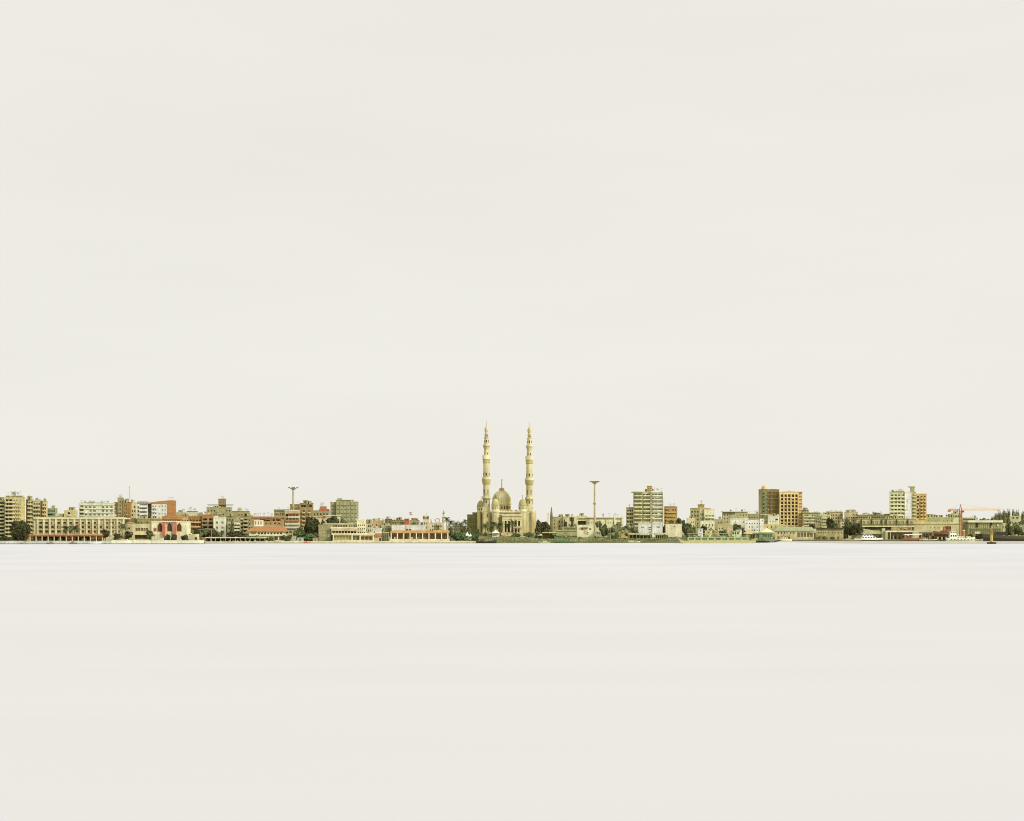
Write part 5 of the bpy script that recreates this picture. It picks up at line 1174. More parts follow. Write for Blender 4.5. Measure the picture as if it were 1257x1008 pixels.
    b.block(976.6,1000.6,655,(112,102,64),d=6,smax=.01,win=[W(978,999.6,656,662.4,4,1,.82,.9,'rect',(88,78,48))]); m = MB(); m.prism([(b.lx(975),b.zz(655)+.004),(b.lx(1001.6),b.zz(653.8)+.004),(b.lx(1001.6),b.zz(649)),(b.lx(980),b.zz(651)),(b.lx(975),b.zz(653.8))],-1,6.4); m.build('roof', mat((196,194,150)), b.root)
    b = Bld('boat_shed','brown plank boat shed with a dark flat roof, second from the white launch','shed',1254,1010)
    b.block(1001,1035.4,651.6,(176,162,108),d=7,smax=.01,win=[W(1003,1018,652.8,655,5,1,.5,.7,'rect',(70,58,34)),W(1020,1034.6,653,655.4,4,1,.4,.7,'rect',(120,106,66))]); b.slab(1000,1036,647.8,649,-1,8,(76,68,42),'roof'); b.slab(1000.6,1036,649,651.7,.4,7.4,(150,140,94),'upper_wall')
    for k in range(7): x = 1002+4.6*k; b.slab(x,x+R.uniform(1.6,3),R.uniform(657.6,659.6),664,-1.6,-.3,R.choice([(110,100,62),(140,128,84),(84,76,48),(162,150,100)]),'crate_stack')
    b = Bld('boat_shed','olive slipway shed with a sloping gable roof behind the white motor yacht','shed',1262,1066)
    b.block(1048,1084,655.4,(150,142,92),d=8,smax=.01,win=[W(1056,1070,653.8,655.8,1,1,.9,.9,'rect',(60,54,32)),W(1072,1083,656.4,661,2,1,.5,.6,'rect',(92,86,54))]); m = MB(); m.prism([(b.lx(1046),b.zz(655.2)),(b.lx(1086),b.zz(655.8)),(b.lx(1084),b.zz(654.2)),(b.lx(1064),b.zz(649.6)),(b.lx(1058),b.zz(650.2))],-1,8.6); m.build('roof', mat((196,190,138)), b.root); b.slab(1083,1086.6,648.6,662,-2,0,(206,198,150),'end_post')
    b = Bld('boat_shed','long low boat shed with pale roof and dark open front behind the white awning','shed',1256,1106)
    b.block(1090,1120,653.4,(112,98,62),d=7,smax=.01,win=[W(1091,1119,655.4,662.6,5,1,.86,.9,'rect',(84,70,44))]); b.slab(1087.4,1128,651.6,653.2,-1.6,8,(226,216,168),'roof'); b.block(1094,1119.6,647.4,(176,152,102),y1=651.7,dy=2,d=5,part='upper_wall',smax=.01,win=[W(1103,1119,648.4,650.6,3,1,.5,.8,'rect',(80,60,38))],side=False); b.posts([1088.4,1093,1120.6,1126.4],653.2,664,-1.2,.25,(214,204,156),'post')
    for k in range(6): x = 1096+4.6*k; b.slab(x,x+R.uniform(1,2.4),R.uniform(656.6,660),664,-1.1,-.2,R.choice([(176,170,122),(84,74,46),(120,108,68)]),'crate_stack')
    b = Bld('workshop','small tan workshop with a sloping tin roof left of the rusty red tugboat','workshop',1258,1136)
    b.block(1128,1145,653.6,(170,152,104),d=5,smax=.01,win=[W(1129,1144,654.6,660,4,1,.7,.8,'rect',(70,58,36))]); m = MB(); m.prism([(b.lx(1126),b.zz(653.6)+.004),(b.lx(1147),b.zz(653.6)+.004),(b.lx(1147),b.zz(653)),(b.lx(1139),b.zz(649)),(b.lx(1126),b.zz(652.6))],-1,5.6); m.build('roof', mat((206,196,146),'metal'), b.root)
    for k in range(12):
        x = 1129+3.9*k
        if x > 1148 and x < 1168: continue
        b.slab(x,x+R.uniform(1.2,2.8),R.uniform(657.4,660.8),664,-3.6,-2.2,R.choice([(150,140,92),(84,72,46),(190,180,130),(120,96,62)]),'crate_stack')
    b = Bld('house','low white house glimpsed between the palms and the mosque side wing','house',1160,561); b.block(549,573,646.4,(226,216,180),win=[W(550,572,648,656,7,2,.4,.5,'rect',None,skip=.2)],smax=.02,cap=(206,196,156)); b.stuff(3,('antenna',))
towns_right()
# ================================================================ trees
def trees():
    T = tree
    T(25.5,638.6,665,26,965,'very large dark round tree in front of the far left apartment block','dense','dark',name='fig_tree')
    for px,y,w,l in ((3,657,14,'dark clipped hedge at the far left edge of the promenade'),(12,658,12,'second dark hedge clump touching the big round tree')):
        T(px,y,None,w,955,l,'bush','dark',name='hedge_bush',cat='bush')
    palm(81,646.4,960,'left palm of the pair in front of the hotel',11,base=G); palm(91.5,644.4,962,'right, taller palm of the pair in front of the hotel',12)
    palm(151,642.6,958,'tall thin palm beside the tan gatehouse',9)
    T(152,635,None,13,1010,'dark green tree rising behind the small tan gatehouse','broad','mid',group=None)
    T(163,635.4,None,14,1012,'green tree crown behind the olive house left of the casino','broad','mid')
    for px,y,w,l in ((129.5,649.4,12,'dark round tree at the right end of the red-roofed cafe'),(144,654.6,12,'low dark tree by the white lamp post'),(158,651.6,12,'dark round tree in front of the tan gatehouse'),
                   (183.5,650.4,10.5,'brighter green tree before the casino brown window band'),(205,655,9,'round bush under the first pink pillar'),(213.6,654.6,9,'round bush under the second pink pillar'),(226.6,654.8,10,'round bush at the right end of the casino')):
        T(px,y,None,w,952,l,'bush' if px > 190 else 'broad','dark' if px != 183.5 else 'mid',name='street_tree' if px < 190 else 'bush',cat='tree' if px < 190 else 'bush')
    for px,y,w,Y,l,t in ((234,646.6,13,1010,'tree at the left end of the grove below the terracotta villa','mid'),(243,648,14,1012,'second tree of the grove below the terracotta villa','dark'),(252,647.4,15,1014,'broad middle tree of the grove below the terracotta villa','mid'),(261.5,648.4,15,1012,'fourth tree of the grove, under the dark loggias','dark'),(269,650,11,1014,'right end tree of the grove, under the white house','mid'),
                       (284.5,652.4,14,1018,'low dark tree behind the shade pavilion, below the grey-green house','dark'),(294.5,652.6,13,1018,'low dark tree behind the shade pavilion, below the pagoda balconies','dark'),(285,636.4,6,1040,'thin green tree squeezed beside the pagoda-like balconies','mid'),
                       (305,655.2,12,1014,'bright green shrub at the right end of the cream shade roof','green'),(315,655.6,14,1016,'olive shrub under the arcade hotel left corner','olive'),(331,656.6,14,1012,'olive shrub before the arcade hotel ground floor','olive')):
        T(px,y,None,w,Y,l,'broad' if w > 12.5 and px < 300 else 'bush',t)
    T(383,634.6,657,21,1030,'big dark round-headed tree left of the clubhouse','dense','dark',base=G+2)
    T(366,646,None,16,1022,'pale green feathery shrub below the floodlight mast','bush','mid'); T(378,652,None,22,1016,'wide dark green tree at the waterside under the big round tree','bush','green'); T(388,652,None,15,1018,'low dark tree touching the clubhouse left wall','bush','dark'); T(353,655.6,None,12,1013,'green shrub by the waterside white sheds','bush','mid')
    for px,y,w,l in ((396.5,639.2,11,'dark tree head behind the clubhouse roof, leftmost of three'),(408.5,632.6,18,'broad dark tree head behind the clubhouse roof, tallest of three'),(422,636,14,'olive tree head behind the clubhouse roof, rightmost of three')): T(px,y,None,w,1046,l,'broad','dark' if px < 420 else 'mid')
    T(477,645,None,9,1040,'grey-green tree behind the tall barred gate','broad','olive'); T(471,650,None,7,1020,'small tree by the orange kiosk awning','bush','mid')
    for px,y,w,l in ((476.5,637.4,9,'brownish tree on the skyline left of the white hall'),(488,641,12,'olive tree top above the white hall roof'),(510,640.4,14,'dark green tree top above the white hall, right of the flag'),(519,641.4,8,'small green tree at the foot of the little church')): T(px,y,None,w,1120 if px != 519 else 1100,l,'broad','olive' if px < 500 else 'mid')
    for px,y,Y,w,l in ((548.4,635.2,1060,8,'tallest palm beside the small white minaret'),(553.6,639.2,1048,9,'second palm right of the small white minaret'),(559.6,640.2,1052,8,'middle palm before the green hedge'),(565.4,640.6,1056,8,'fourth palm toward the mosque side wing'),(571,638.2,1062,8,'palm touching the left edge of the mosque side wing'),(537,644.2,1044,7,'small palm above the colonnade pavilion roof'),
                     (595.6,641.6,1098,10,'palm in front of the left minaret base'),(606.4,640.8,1096,10,'palm right of the left minaret base'),(613,642.4,1094,10,'palm before the dark recess of the mosque front'),(603.6,646,1090,7,'short palm between the two palms at the left minaret'),(623.4,643,1100,7,'palm before the left bays of the mosque portico'),(629.4,638.4,1098,10,'tallest palm, before the middle of the mosque portico')):
        palm(px,y,Y,l,w)
    T(563,652,None,21,1020,'wide green hedge tree left of the white tents','bush','green',name='hedge_bush',cat='bush'); T(582.6,653.2,None,11,1016,'round green bush at the bow of the dark boat','bush','green',name='bush',cat='bush'); T(576,646,None,10,1070,'tree under the mosque side wing','broad','mid'); T(594.6,652.6,None,9,1080,'dark shrub behind the dark boat','bush','mid',name='bush',cat='bush'); T(586,648.6,None,8,1090,'thin tree at the corner tower of the mosque','broad','mid')
    T(662.6,637.6,None,14,1082,'dark wide tree right of the mosque, nearer the minaret','broad','dark'); T(670.6,639.6,None,16,1086,'dark spreading tree right of the mosque, nearer the spire','broad','dark'); T(661,650,None,9,1060,'bushy dark tree at the mosque right corner','bush','mid',name='bush',cat='bush'); T(648,652.4,None,14,1072,'low clipped hedge before the right minaret','bush','mid',name='hedge_bush',cat='bush'); T(632,653.6,None,14,1070,'low clipped hedge before the mosque steps','bush','mid',name='hedge_bush',cat='bush')
    T(693.6,637,None,6,1100,'narrow dark tree between two cream houses','broad','dark'); T(702.4,633.6,None,5,1098,'dark bushy rooftop-high tree above the cream houses','broad','dark')
    T(736,638.4,None,11,1080,'flat-topped acacia beside the concrete mast','flat','mid',name='acacia'); 
    for px,y,w,Y,l,t in ((741.5,643,13,1066,'green tree at the foot of the concrete mast','mid'),(749,644.6,9,1064,'second green tree right of the mast','mid'),(757.6,640.8,17,1062,'large olive tree, tallest of the cluster left of the cream tower','olive'),(768,643.2,17,1070,'olive tree left of the ferry canopy, middle of the cluster','olive'),(778.4,643.6,13,1072,'olive tree touching the white modern villa','olive'),(756,650,14,1056,'low bushy olive tree in front of the tree cluster','olive'),
                     (815.4,640.4,6,1100,'dark narrow tree between the white villa and the plain cream house','dark'),(835,635.2,14,1120,'dark green tree right of the orange-brown brick block','mid'),(843,641.6,15,1112,'broad green tree between the plain cream house and the stepped block','mid'),(824,638,10,1130,'green tree below the orange-brown brick block','mid'),(850,646,14,1090,'olive tree behind the ferry superstructure','olive'),
                     (864,644.6,10,1096,'dark round tree before the white two-storey house','dark'),(874,645.4,9,1094,'brownish tree right of the dark round tree','olive'),(905,643,15,1088,'bushy green tree before the white terrace','mid'),(913,646.4,9,1086,'small green tree under the white terrace','mid'),(889,648,12,1084,'light green shrub above the moored ferry','green'),
                     (996.6,643.6,12,1160,'dark tree behind the open boat sheds','mid'),(1019,634.8,12,1140,'dark tree before the tan skyline roofs','dark'),(1024.4,637,9,1138,'second dark tree before the tan skyline roofs','mid'),(1041,636,11,1150,'green tree left of the long columned warehouse','mid'),(1040,645,13,1210,'dark tree mass above the white motor yacht, left part','dark'),(1050,641.6,17,1208,'tall dark tree above the white motor yacht, right part','dark'),(1036,652,11,1230,'low dark scrub tree behind the yacht stern','dark'),
                     (1201.4,654.4,12,1248,'dark bush on the quay below the harbour hall','dark'),(1191,654.8,9,1246,'dark bush beside the white tug stern','dark'),(1240,646,15,1232,'dark brownish tree above the dark moored hull, left','mid'),(1250,644.6,15,1230,'dark brownish tree above the dark moored hull, right','mid')):
        T(px,y,None,w,Y,l,'bush' if w < 10 or y > 647 else 'broad',t)
    for k,(px,y,l) in enumerate(((1222,631.6,'leftmost feathery pine of the grove at the right edge'),(1227,629.4,'second feathery pine of the right-hand grove'),(1232.4,627.2,'third feathery pine of the right-hand grove'),(1238,626.4,'tall feathery pine behind the pale right-hand house'),(1243.6,626.8,'tall feathery pine just right of the tallest in the grove'),(1249,627.4,'feathery pine above the roof end of the pale house'),(1254.6,630.6,'feathery pine at the very right edge'),(1217.4,635,'low pale pine at the left foot of the grove'))):
        T(px,y,None,12,1398+k*3,l,'feather','olive',name='pine_tree')
    for px,y,l,t in ((1224.6,631.4,'dense olive pine low between the first two feathery pines','olive'),(1229.6,630.6,'dense olive pine low between the second and third feathery pines','mid'),(1235.4,629.4,'dense olive pine just left of the pale right-hand house','olive'),(1256.4,628.4,'dense olive pine cut by the right edge of the grove','mid'),(1246.4,629.4,'dense olive pine over the middle of the pale right-hand house','olive')):
        T(px,y,None,13,1425,l,'feather',t,name='pine_tree')
    T(1237.6,637.6,None,8,1386,'bushy tree covering the left corner of the pale right-hand house','broad','mid'); T(1253,638.6,None,9,1386,'bushy tree covering the right corner of the pale right-hand house','broad','mid'); T(1246,641,None,10,1372,'bushy tree below the windows of the pale right-hand house','broad','olive')
    T(553,647,None,9,1100,'green tree at the foot of the first palms left of the mosque','broad','mid'); T(561,648.6,None,8,1100,'olive tree behind the middle palm left of the mosque','broad','olive'); T(568,646.4,None,9,1104,'green tree behind the fourth palm left of the mosque','broad','mid')
    for px,y,w,l in ((1206,635.4,14,'pale olive tree top above the harbour hall roof, left'),(1214,636.4,12,'pale olive tree top above the harbour hall roof, right'),(1196.6,632.6,8,'pale olive tree right of the crane mast')): T(px,y,None,w,1380,l,'broad','olive')
trees()
# ================================================================ street furniture, cars
def lamp(px, ytop, Y, label, base=G):
    h = PZ(ytop,Y)-base
    o = empty('street_lamp',(PX(px,Y),Y,base),label,'street lamp','street lamps along the waterfront')
    m = MB(); m.lathe([(.2,0),(.2,.8),(.12,.9),(.08,h)],8); m.build('pole', mat((214,206,176),'metal'), o)
    a = MB(); a.bar((-1.3,0,h+.15),(1.3,0,h+.15),.07); a.bar((0,0,h-.1),(0,0,h+.2),.09); a.build('arm', mat((204,196,166),'metal'), o)
    for sg in (-1,1):
        l = MB(); l.box(sg*1.5-.4,sg*1.5+.4,-.16,.16,h+.05,h+.24); l.build('lamp_head', mat((226,220,194),'metal'), o)
for px,y,Y,l in ((135,651.4,946,'white double-armed lamp post beside the cafe'),(163.6,655,947,'lamp post before the olive house left of the casino'),(250.4,660,990,'short lamp post at the end of the cream promenade wall'),(246.6,650.6,1002,'thin lamp post before the grove below the villa'),(259.4,650,1003,'thin lamp post under the dark loggias'),(800.2,646.6,1048,'white lamp post between the two ferry landing canopies'),(720.4,652,1050,'lamp post in front of the bright cream house'),(749.6,655,1050,'lamp post before the olive tree cluster'),(734.4,642,1072,'dark thin lamp post beside the flat-topped acacia'),(821.4,647,1056,'lamp post before the plain cream house')):
    lamp(px,y,Y,l)
CARM = {}
def car_parts(col):
    if 'w' not in CARM:
        b = MB(); b.lathe([(.10,-.1),(.33,-.1),(.33,.1),(.10,.1)],12)
        me = b.mesh('wheel',[mat((44,40,34),'rubber')]); me.transform(Matrix.Rotation(PI/2,4,'X')); CARM['w'] = me
        g = MB(); g.prism([(-1.15,.92),(1.0,.92),(.55,1.38),(-.85,1.38)],-.72,.72); CARM['g'] = g.mesh('windows',[glass((70,72,62))])
        hl = MB(); hl.box(2.06,2.13,-.68,-.42,.58,.74); hl.box(2.06,2.13,.42,.68,.58,.74); CARM['h'] = hl.mesh('headlights',[mat((236,232,214))])
    if col not in CARM:
        b = MB(); b.prism([(-2.1,.32),(2.1,.32),(2.12,.62),(1.95,.84),(1.1,.91),(-1.3,.93),(-2.05,.86),(-2.14,.55)],-.82,.82); b.prism([(-.9,1.382),(.58,1.382),(.5,1.45),(-.8,1.45)],-.66,.66)
        for x in (-.86,-.15,.56): b.box(x-.05,x+.05,-.735,.735,.931,1.381)
        CARM[col] = b.mesh('body',[mat(col,'paint',.4)])
def car(px, Y, col, label, rz=0, base=G, sc=1.0):
    car_parts(col)
    o = empty('parked_car',(PX(px,Y),Y,base),label,'car','cars parked along the promenade',rz)
    put('body',CARM[col],o); put('windows',CARM['g'],o); put('headlights',CARM['h'],o)
    for x in (-1.3,1.3):
        for y in (-.74,.74): put('wheel',CARM['w'],o,(x,y,.33))
    o.scale = (sc,sc,sc)
CW = (234,230,214)
def van(px, Y, col, label, rz=0, base=G):
    car_parts(CW)
    o = empty('parked_van',(PX(px,Y),Y,base),label,'van',None,rz)
    b = MB(); b.prism([(-2.6,.35),(2.6,.35),(2.62,.95),(2.3,1.2),(1.75,2.15),(-2.5,2.2),(-2.6,2.0)],-.95,.95); b.build('body', mat(col,'paint',.4), o)
    g = MB(); g.box(-2.2,1.5,-.965,-.951,1.25,1.85); g.build('windows', glass((66,66,56)), o)
    for x in (-1.6,1.6):
        for y in (-.86,.86): put('wheel',CARM['w'],o,(x,y,.33))
zb = 2.0
for px,Y,c,l,k in ((153.4,950,CW,'white van on the promenade left of the casino',1),(158.6,951,(206,196,160),'cream car right behind the white promenade van',0),(171,950,(210,204,178),'pale car under the casino ground-floor opening, left of its neighbour',0),(177,951,(150,140,104),'olive-grey car under the casino ground-floor opening',0),(187.6,950,(228,220,196),'white car below the brighter green tree',0),(197,951,(96,86,58),'dark car under the left casino arch',0),(200.8,950,(232,226,206),'white car left of the first round bush',0),(219.4,950,(84,76,52),'dark car between the two right-hand round bushes',0),(168,949.4,(232,228,208),'small white car near the lamp post left of the casino',0)):
    if k: van(px,Y,c,l)
    else: car(px,Y,c,l,R.choice([0,PI]))
for px,Y,c,l in ((624,1078,(226,222,196),'white car in the row before the mosque steps, its left end'),(629.4,1078.5,(150,150,120),'grey-green car second in the row before the mosque steps'),(634.6,1078,(214,208,176),'cream car third in the row before the mosque steps'),(649,1079,(120,124,96),'dark olive car before the right minaret'),(616,1066,(206,120,76),'orange-red car beside the white peaked tent'),(607.6,1060,CW,'white car parked before the palms at the left minaret'),(642,1064,(206,204,178),'pale car parked before the right end of the mosque steps'),(656.6,1062,(236,230,206),'white car parked at the mosque right corner')):
    car(px,Y,c,l,R.choice([0,PI]),base=bz(px,Y))
# white tents, marquee
def tent(px, ytop, Y, wpx, label, col=(240,234,212), base=G, hgt=2.3):
    s = S(Y); w = wpx*s/2; zt = PZ(ytop,Y)-base
    o = empty('tent',(PX(px,Y),Y,base),label,'tent')
    m = MB(); c = [(-w,-w),(w,-w),(w,w),(-w,w)]
    zl = zt*.62
    for i in range(4):
        a,d = c[i],c[(i+1)%4]; m.poly([(a[0],a[1],zl),(d[0],d[1],zl),(d[0]*.35,d[1]*.35,zl+(zt-zl)*.45),(a[0]*.35,a[1]*.35,zl+(zt-zl)*.45)]); m.poly([(a[0]*.35,a[1]*.35,zl+(zt-zl)*.45),(d[0]*.35,d[1]*.35,zl+(zt-zl)*.45),(0,0,zt)])
        m.quad((a[0],a[1],zl),(d[0],d[1],zl),(d[0],d[1],zl-.5),(a[0],a[1],zl-.5))
    m.build('canopy', mat(col,'cloth'), o)
    for a in c:
        p = MB(); p.bar((a[0]*.96,a[1]*.96,0),(a[0]*.96,a[1]*.96,zl),.1); p.build('post', mat((206,200,176),'metal'), o)
    k = MB(); k.quad((-w*.9,w*.9,0),(w*.9,w*.9,0),(w*.9,w*.9,zl-.5),(-w*.9,w*.9,zl-.5)); k.build('back_cloth', mat((226,220,196),'cloth'), o)
tent(608.6,650.6,1068,9,'white peaked tent below the left minaret palms',base=bz(608.6,1068))
tent(573.6,652.6,1024,6.5,'white tent between the green hedge and the round bush'); tent(577.6,654.6,1022,5,'smaller white tent right beside the taller one'); tent(569.8,653.6,1032,5,'orange-topped tent behind the white tents',(216,150,104))
tent(664,655.4,1058,8,'cream market tent at the foot of the dark trees',(222,212,164),base=bz(664,1058))
# small white sheds and bins 360-372
def hutbox(px, Y, wpx, ytop, col, label, roofc=None, name='storage_hut', cat='hut', base=G):
    b = Bld(name,label,cat,Y,px,base=base); b.block(px-wpx/2,px+wpx/2,ytop,col,d=3,smax=.02,win=[W(px-wpx*.3,px+wpx*.3,ytop+1,ytop+3.4,1,1,.4,.8,'rect',(120,116,84))]); b.slab(px-wpx/2-.3,px+wpx/2+.3,ytop-.5,ytop-.004,-.3,3.3,roofc or col,'roof')
hutbox(361,1006,4,658.6,(196,196,160),'small pale hut by the water, left of the light blue-grey one',(208,206,170)); hutbox(368.4,1008,8.6,660.6,(204,206,180),'wide pale blue-grey hut by the water left of the red launch',(220,220,196)); hutbox(387,1006,6,660.8,(206,188,140),'tan hut under the trees right of the red launch')
hutbox(748,1062,4,648.6,(196,190,144),'tiny pale pump hut under the olive trees'); hutbox(860,1080,6,649.4,(248,240,216),'small white cabin behind the moored ferry'); hutbox(907,1078,7,650.8,(236,232,196),'white cabin with a flat roof above the moored ferry'); hutbox(869.6,1084,9,651.6,(222,206,140),'yellowish cabin right of the small white cabin')
# green gate on the bank
b = Bld('pontoon_hall','bright green open pontoon shed with a red-brown gable beside it on the bank','shed',1048,690)
b.block(680,699,657.6,(112,130,84),d=5,smax=.01,win=[W(681,688.4,657.2,659.4,1,1,.9,.9,'rect',(60,104,70)),W(690,699,658,660,3,1,.6,.7,'rect',(110,136,86))]); m = MB(); m.prism([(b.lx(689.4),b.zz(657)),(b.lx(698),b.zz(657)),(b.lx(693.6),b.zz(652.8))],-.4,3); m.build('gable', mat((170,112,74)), b.root); b.slab(678,700.6,656,656.9,-.6,5.4,(150,160,106),'roof_edge')
b = Bld('landing_shelter','low shelter with a pale flat roof and dark posts left of the bright green shed','shelter',1050,672)
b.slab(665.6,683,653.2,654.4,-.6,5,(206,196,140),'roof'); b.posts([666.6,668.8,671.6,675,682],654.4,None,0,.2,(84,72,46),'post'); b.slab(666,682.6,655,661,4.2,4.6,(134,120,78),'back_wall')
# ================================================================ boats
def hull_mesh(L, B, D, sheer=.5, rake=.25, stern=.8):
    m = MB(); n = 12; rows = []
    for i in range(n+1):
        t = i/n; x = -L/2+L*t
        w = B/2*(stern+(1-stern)*math.sin(min(1,t*2)*PI/2)) if t < .5 else B/2*max(.02,math.cos(((t-.5)/.5)**1.7*PI/2))
        zt = D*(1+sheer*(abs(t-.42)/.58)**2); xx = x+(rake*D*((t-.5)*2)**3 if t > .5 else 0)
        rows.append([(xx,-w,zt),(xx*.985,-w*.92,zt*.5),(xx*.96,-w*.7,-.4),(xx*.96,w*.7,-.4),(xx*.985,w*.92,zt*.5),(xx,w,zt)])
    for i in range(n):
        for j in range(5): m.quad(rows[i][j],rows[i+1][j],rows[i+1][j+1],rows[i][j+1], 0 if j in (0,4) else 1)
        a,c = rows[i],rows[i+1]; m.quad((a[0][0],a[0][1]*.96,a[0][2]-.25),(c[0][0],c[0][1]*.96,c[0][2]-.25),(c[5][0],c[5][1]*.96,c[5][2]-.25),(a[5][0],a[5][1]*.96,a[5][2]-.25),2)
    m.poly(list(rows[0])); return m
def boat(name, px, Y, L, B, D, label, top, bot, deck=(170,150,104), cat='boat', rz=0, z=0, **k):
    o = empty(name,(PX(px,Y),Y,z),label,cat,None,rz)
    hull_mesh(L,B,D,**k).build('hull', [mat(top,'paint',.5),mat(bot,'paint',.5),mat(deck)], o)
    return o
def cabin(o, x0, x1, w, z0, z1, col, nw=3, name='cabin', rake=.25):
    m = MB(); m.prism([(x0,z0),(x1,z0),(x1-rake*(z1-z0),z1),(x0+.1,z1)],-w,w); c = m.build(name, mat(col,'paint',.5), o)
    for i in range(nw):
        g = MB(); xa = x0+(x1-x0-rake*(z1-z0))*(i+.22)/nw; xb = x0+(x1-x0-rake*(z1-z0))*(i+.85)/nw; zz0 = z0+(z1-z0)*.48; zz1 = z0+(z1-z0)*.84
        g.box(xa,xb,-w-.03,w+.03,zz0,zz1); g.build('window', glass((56,54,44)), c)
    return c
# dark wooden boat before the mosque
o = boat('wooden_boat',596.6,1004,15,3.6,1.5,'dark wooden boat moored before the mosque gardens',(66,54,36),(48,40,28),sheer=.7); cabin(o,-4.6,-1.2,1.2,1.4,2.9,(96,84,54),2)
m = MB(); m.bar((1.5,0,1.3),(1.5,0,6),.1); m.build('mast', mat((120,104,70)), o)
o = boat('launch',376.4,994,4.4,1.8,.9,'small red launch at the quay beside the pale huts',(196,104,80),(160,84,62)); cabin(o,-1.2,.8,.7,.85,1.8,(226,150,120),1)
# ferry at rest by the landing
def ferry():
    Y = 1010; s = S(Y)
    o = empty('ferry',(PX(878,Y),Y-8,0),'long low pale green car ferry moored at the landing below the white terrace','ferry')
    L = 92*s
    m = MB(); m.prism([(-L/2,.9),(-L/2+4,-.4),(L/2-4,-.4),(L/2,.9),(L/2,1.9),(-L/2,1.9)],-6,6); m.build('hull', mat((186,174,122),'paint'), o)
    for sg,nm in ((-1,'bulwark'),(1,'bulwark')):
        m = MB(); yb = sg*5.95; nx = 9
        m.box(-L*.40,L*.40,yb-.12,yb+.12,1.902,2.7); m.box(-L*.40,L*.40,yb-.12,yb+.12,3.7,4.5)
        for i in range(nx+1): x = -L*.395+L*.79*i/nx; m.box(x-.6,x+.6,yb-.115,yb+.115,2.701,3.699)
        m.build(nm, mat((156,168,116),'paint'), o)
    m = MB(); m.box(-L*.39,L*.39,-3.2,3.2,1.91,4.1); m.build('engine_casing', mat((122,124,82),'paint'), o)
    for i in range(24):
        x = -L*.385+L*.77*i/23; m = MB(); m.bar((x,-5.95,4.5),(x,-5.95,5.6),.06,n=4); m.build('railing_post', mat((190,190,140),'metal'), o)
    m = MB(); m.bar((-L*.39,-5.95,5.6),(L*.39,-5.95,5.6),.07,n=4); m.bar((-L*.39,-5.95,5.1),(L*.39,-5.95,5.1),.05,n=4); m.build('railing', mat((196,196,146),'metal'), o)
    for i in range(11):
        m = MB(); x = -L*.38+L*.76*i/10; m.box(x-.18,x+.18,-6.0,-5.75,4.4,7.0); m.build('post', mat((140,152,92),'paint'), o)
    m = MB(); m.box(-L*.39,L*.18,-6.2,6.2,7.0,7.35); m.build('canopy', mat((150,156,106),'paint'), o)
    m = MB(); m.box(-L*.39,L*.40,-6.14,-6.08,2.2,2.6); m.build('rubbing_band', mat((206,200,150),'paint'), o)
    for sg in (-1,1):
        m = MB(); m.prism([(sg*L/2*.86,1.95),(sg*L/2*1.0,1.95),(sg*L/2*1.05,3.6),(sg*L/2*1.035,3.6)],-4.6,4.6); m.build('ramp', mat((172,168,116),'paint'), o)
    c = cabin(o,L*.19,L*.29,2.6,4.4,9.0,(196,204,146),3,'wheelhouse',.05)
    m = MB(); m.box(L*.18,L*.30,-3,3,9.0,9.25); m.build('wheelhouse_roof', mat((150,158,100),'paint'), o)
    for k in range(5):
        m = MB(); x = -L*.3+L*.11*k; m.box(x,x+L*.07,-5,-2,1.95,R.uniform(4.6,6.2)); m.build('deck_locker', mat(R.choice([(128,120,72),(160,142,86),(112,126,72),(176,166,110)]),'paint'), o)
ferry()
o = boat('launch',964,1215,11.5,3.2,1.4,'white cabin launch beside the dark open boat shed',(240,228,188),(206,190,140),z=0); cabin(o,-4.2,2.2,1.3,1.3,3.5,(236,222,176),3)
m = MB(); m.prism([(-4.6,3.52),(2.4,3.52),(2.2,3.72),(-4.4,3.72)],-1.5,1.5); m.build('cabin_roof', mat((226,206,150)), o)
# motor yacht
o = boat('motor_yacht',1066,1222,25,5.6,2.0,'white motor yacht with a sloping superstructure moored below the dark trees',(236,232,206),(70,60,42),deck=(214,208,180)); cabin(o,-6.5,7.5,2.2,1.9,3.9,(244,242,222),5,rake=.9); cabin(o,-5,4.2,1.7,3.9,5.7,(246,244,226),3,'flybridge',.8)
m = MB(); m.bar((-3.5,0,5.6),(-4.2,0,8.2),.12); m.bar((-3.9,-1,7.2),(-3.9,1,7.2),.08); m.build('radar_mast', mat((226,222,200)), o)
o = boat('barge',1046,1216,17,4.4,1.2,'low cream barge lying at the stern of the white yacht',(196,184,134),(66,56,36)); cabin(o,-6,-1,1.5,1.1,2.6,(176,164,112),2)
# red hull boats at the shed
o = boat('fishing_boat',1121,1226,19,5,2.4,'red-hulled fishing boat with a long white awning before the pale-roofed shed',(160,88,58),(112,62,42)); cabin(o,-7,-1,1.6,2.2,4.6,(140,84,56),2)
m = MB(); m.prism([(-8,5.4),(7.4,5.9),(7.4,6.6),(-8,6.1)],-2.3,2.3); m.build('awning', mat((246,240,214),'cloth'), o)
for x in (-7.6,-2.6,2.4,7):
    m = MB(); m.bar((x,-2.1,2.2),(x,-2.1,5.8),.12); m.build('awning_post', mat((206,200,170)), o)
o = boat('workboat',1139,1224,16,4,1.3,'low black workboat with a pale gunwale between the fishing boat and the white tug',(206,192,142),(50,42,30)); cabin(o,-5,0,1.3,1.2,2.8,(196,190,150),2)
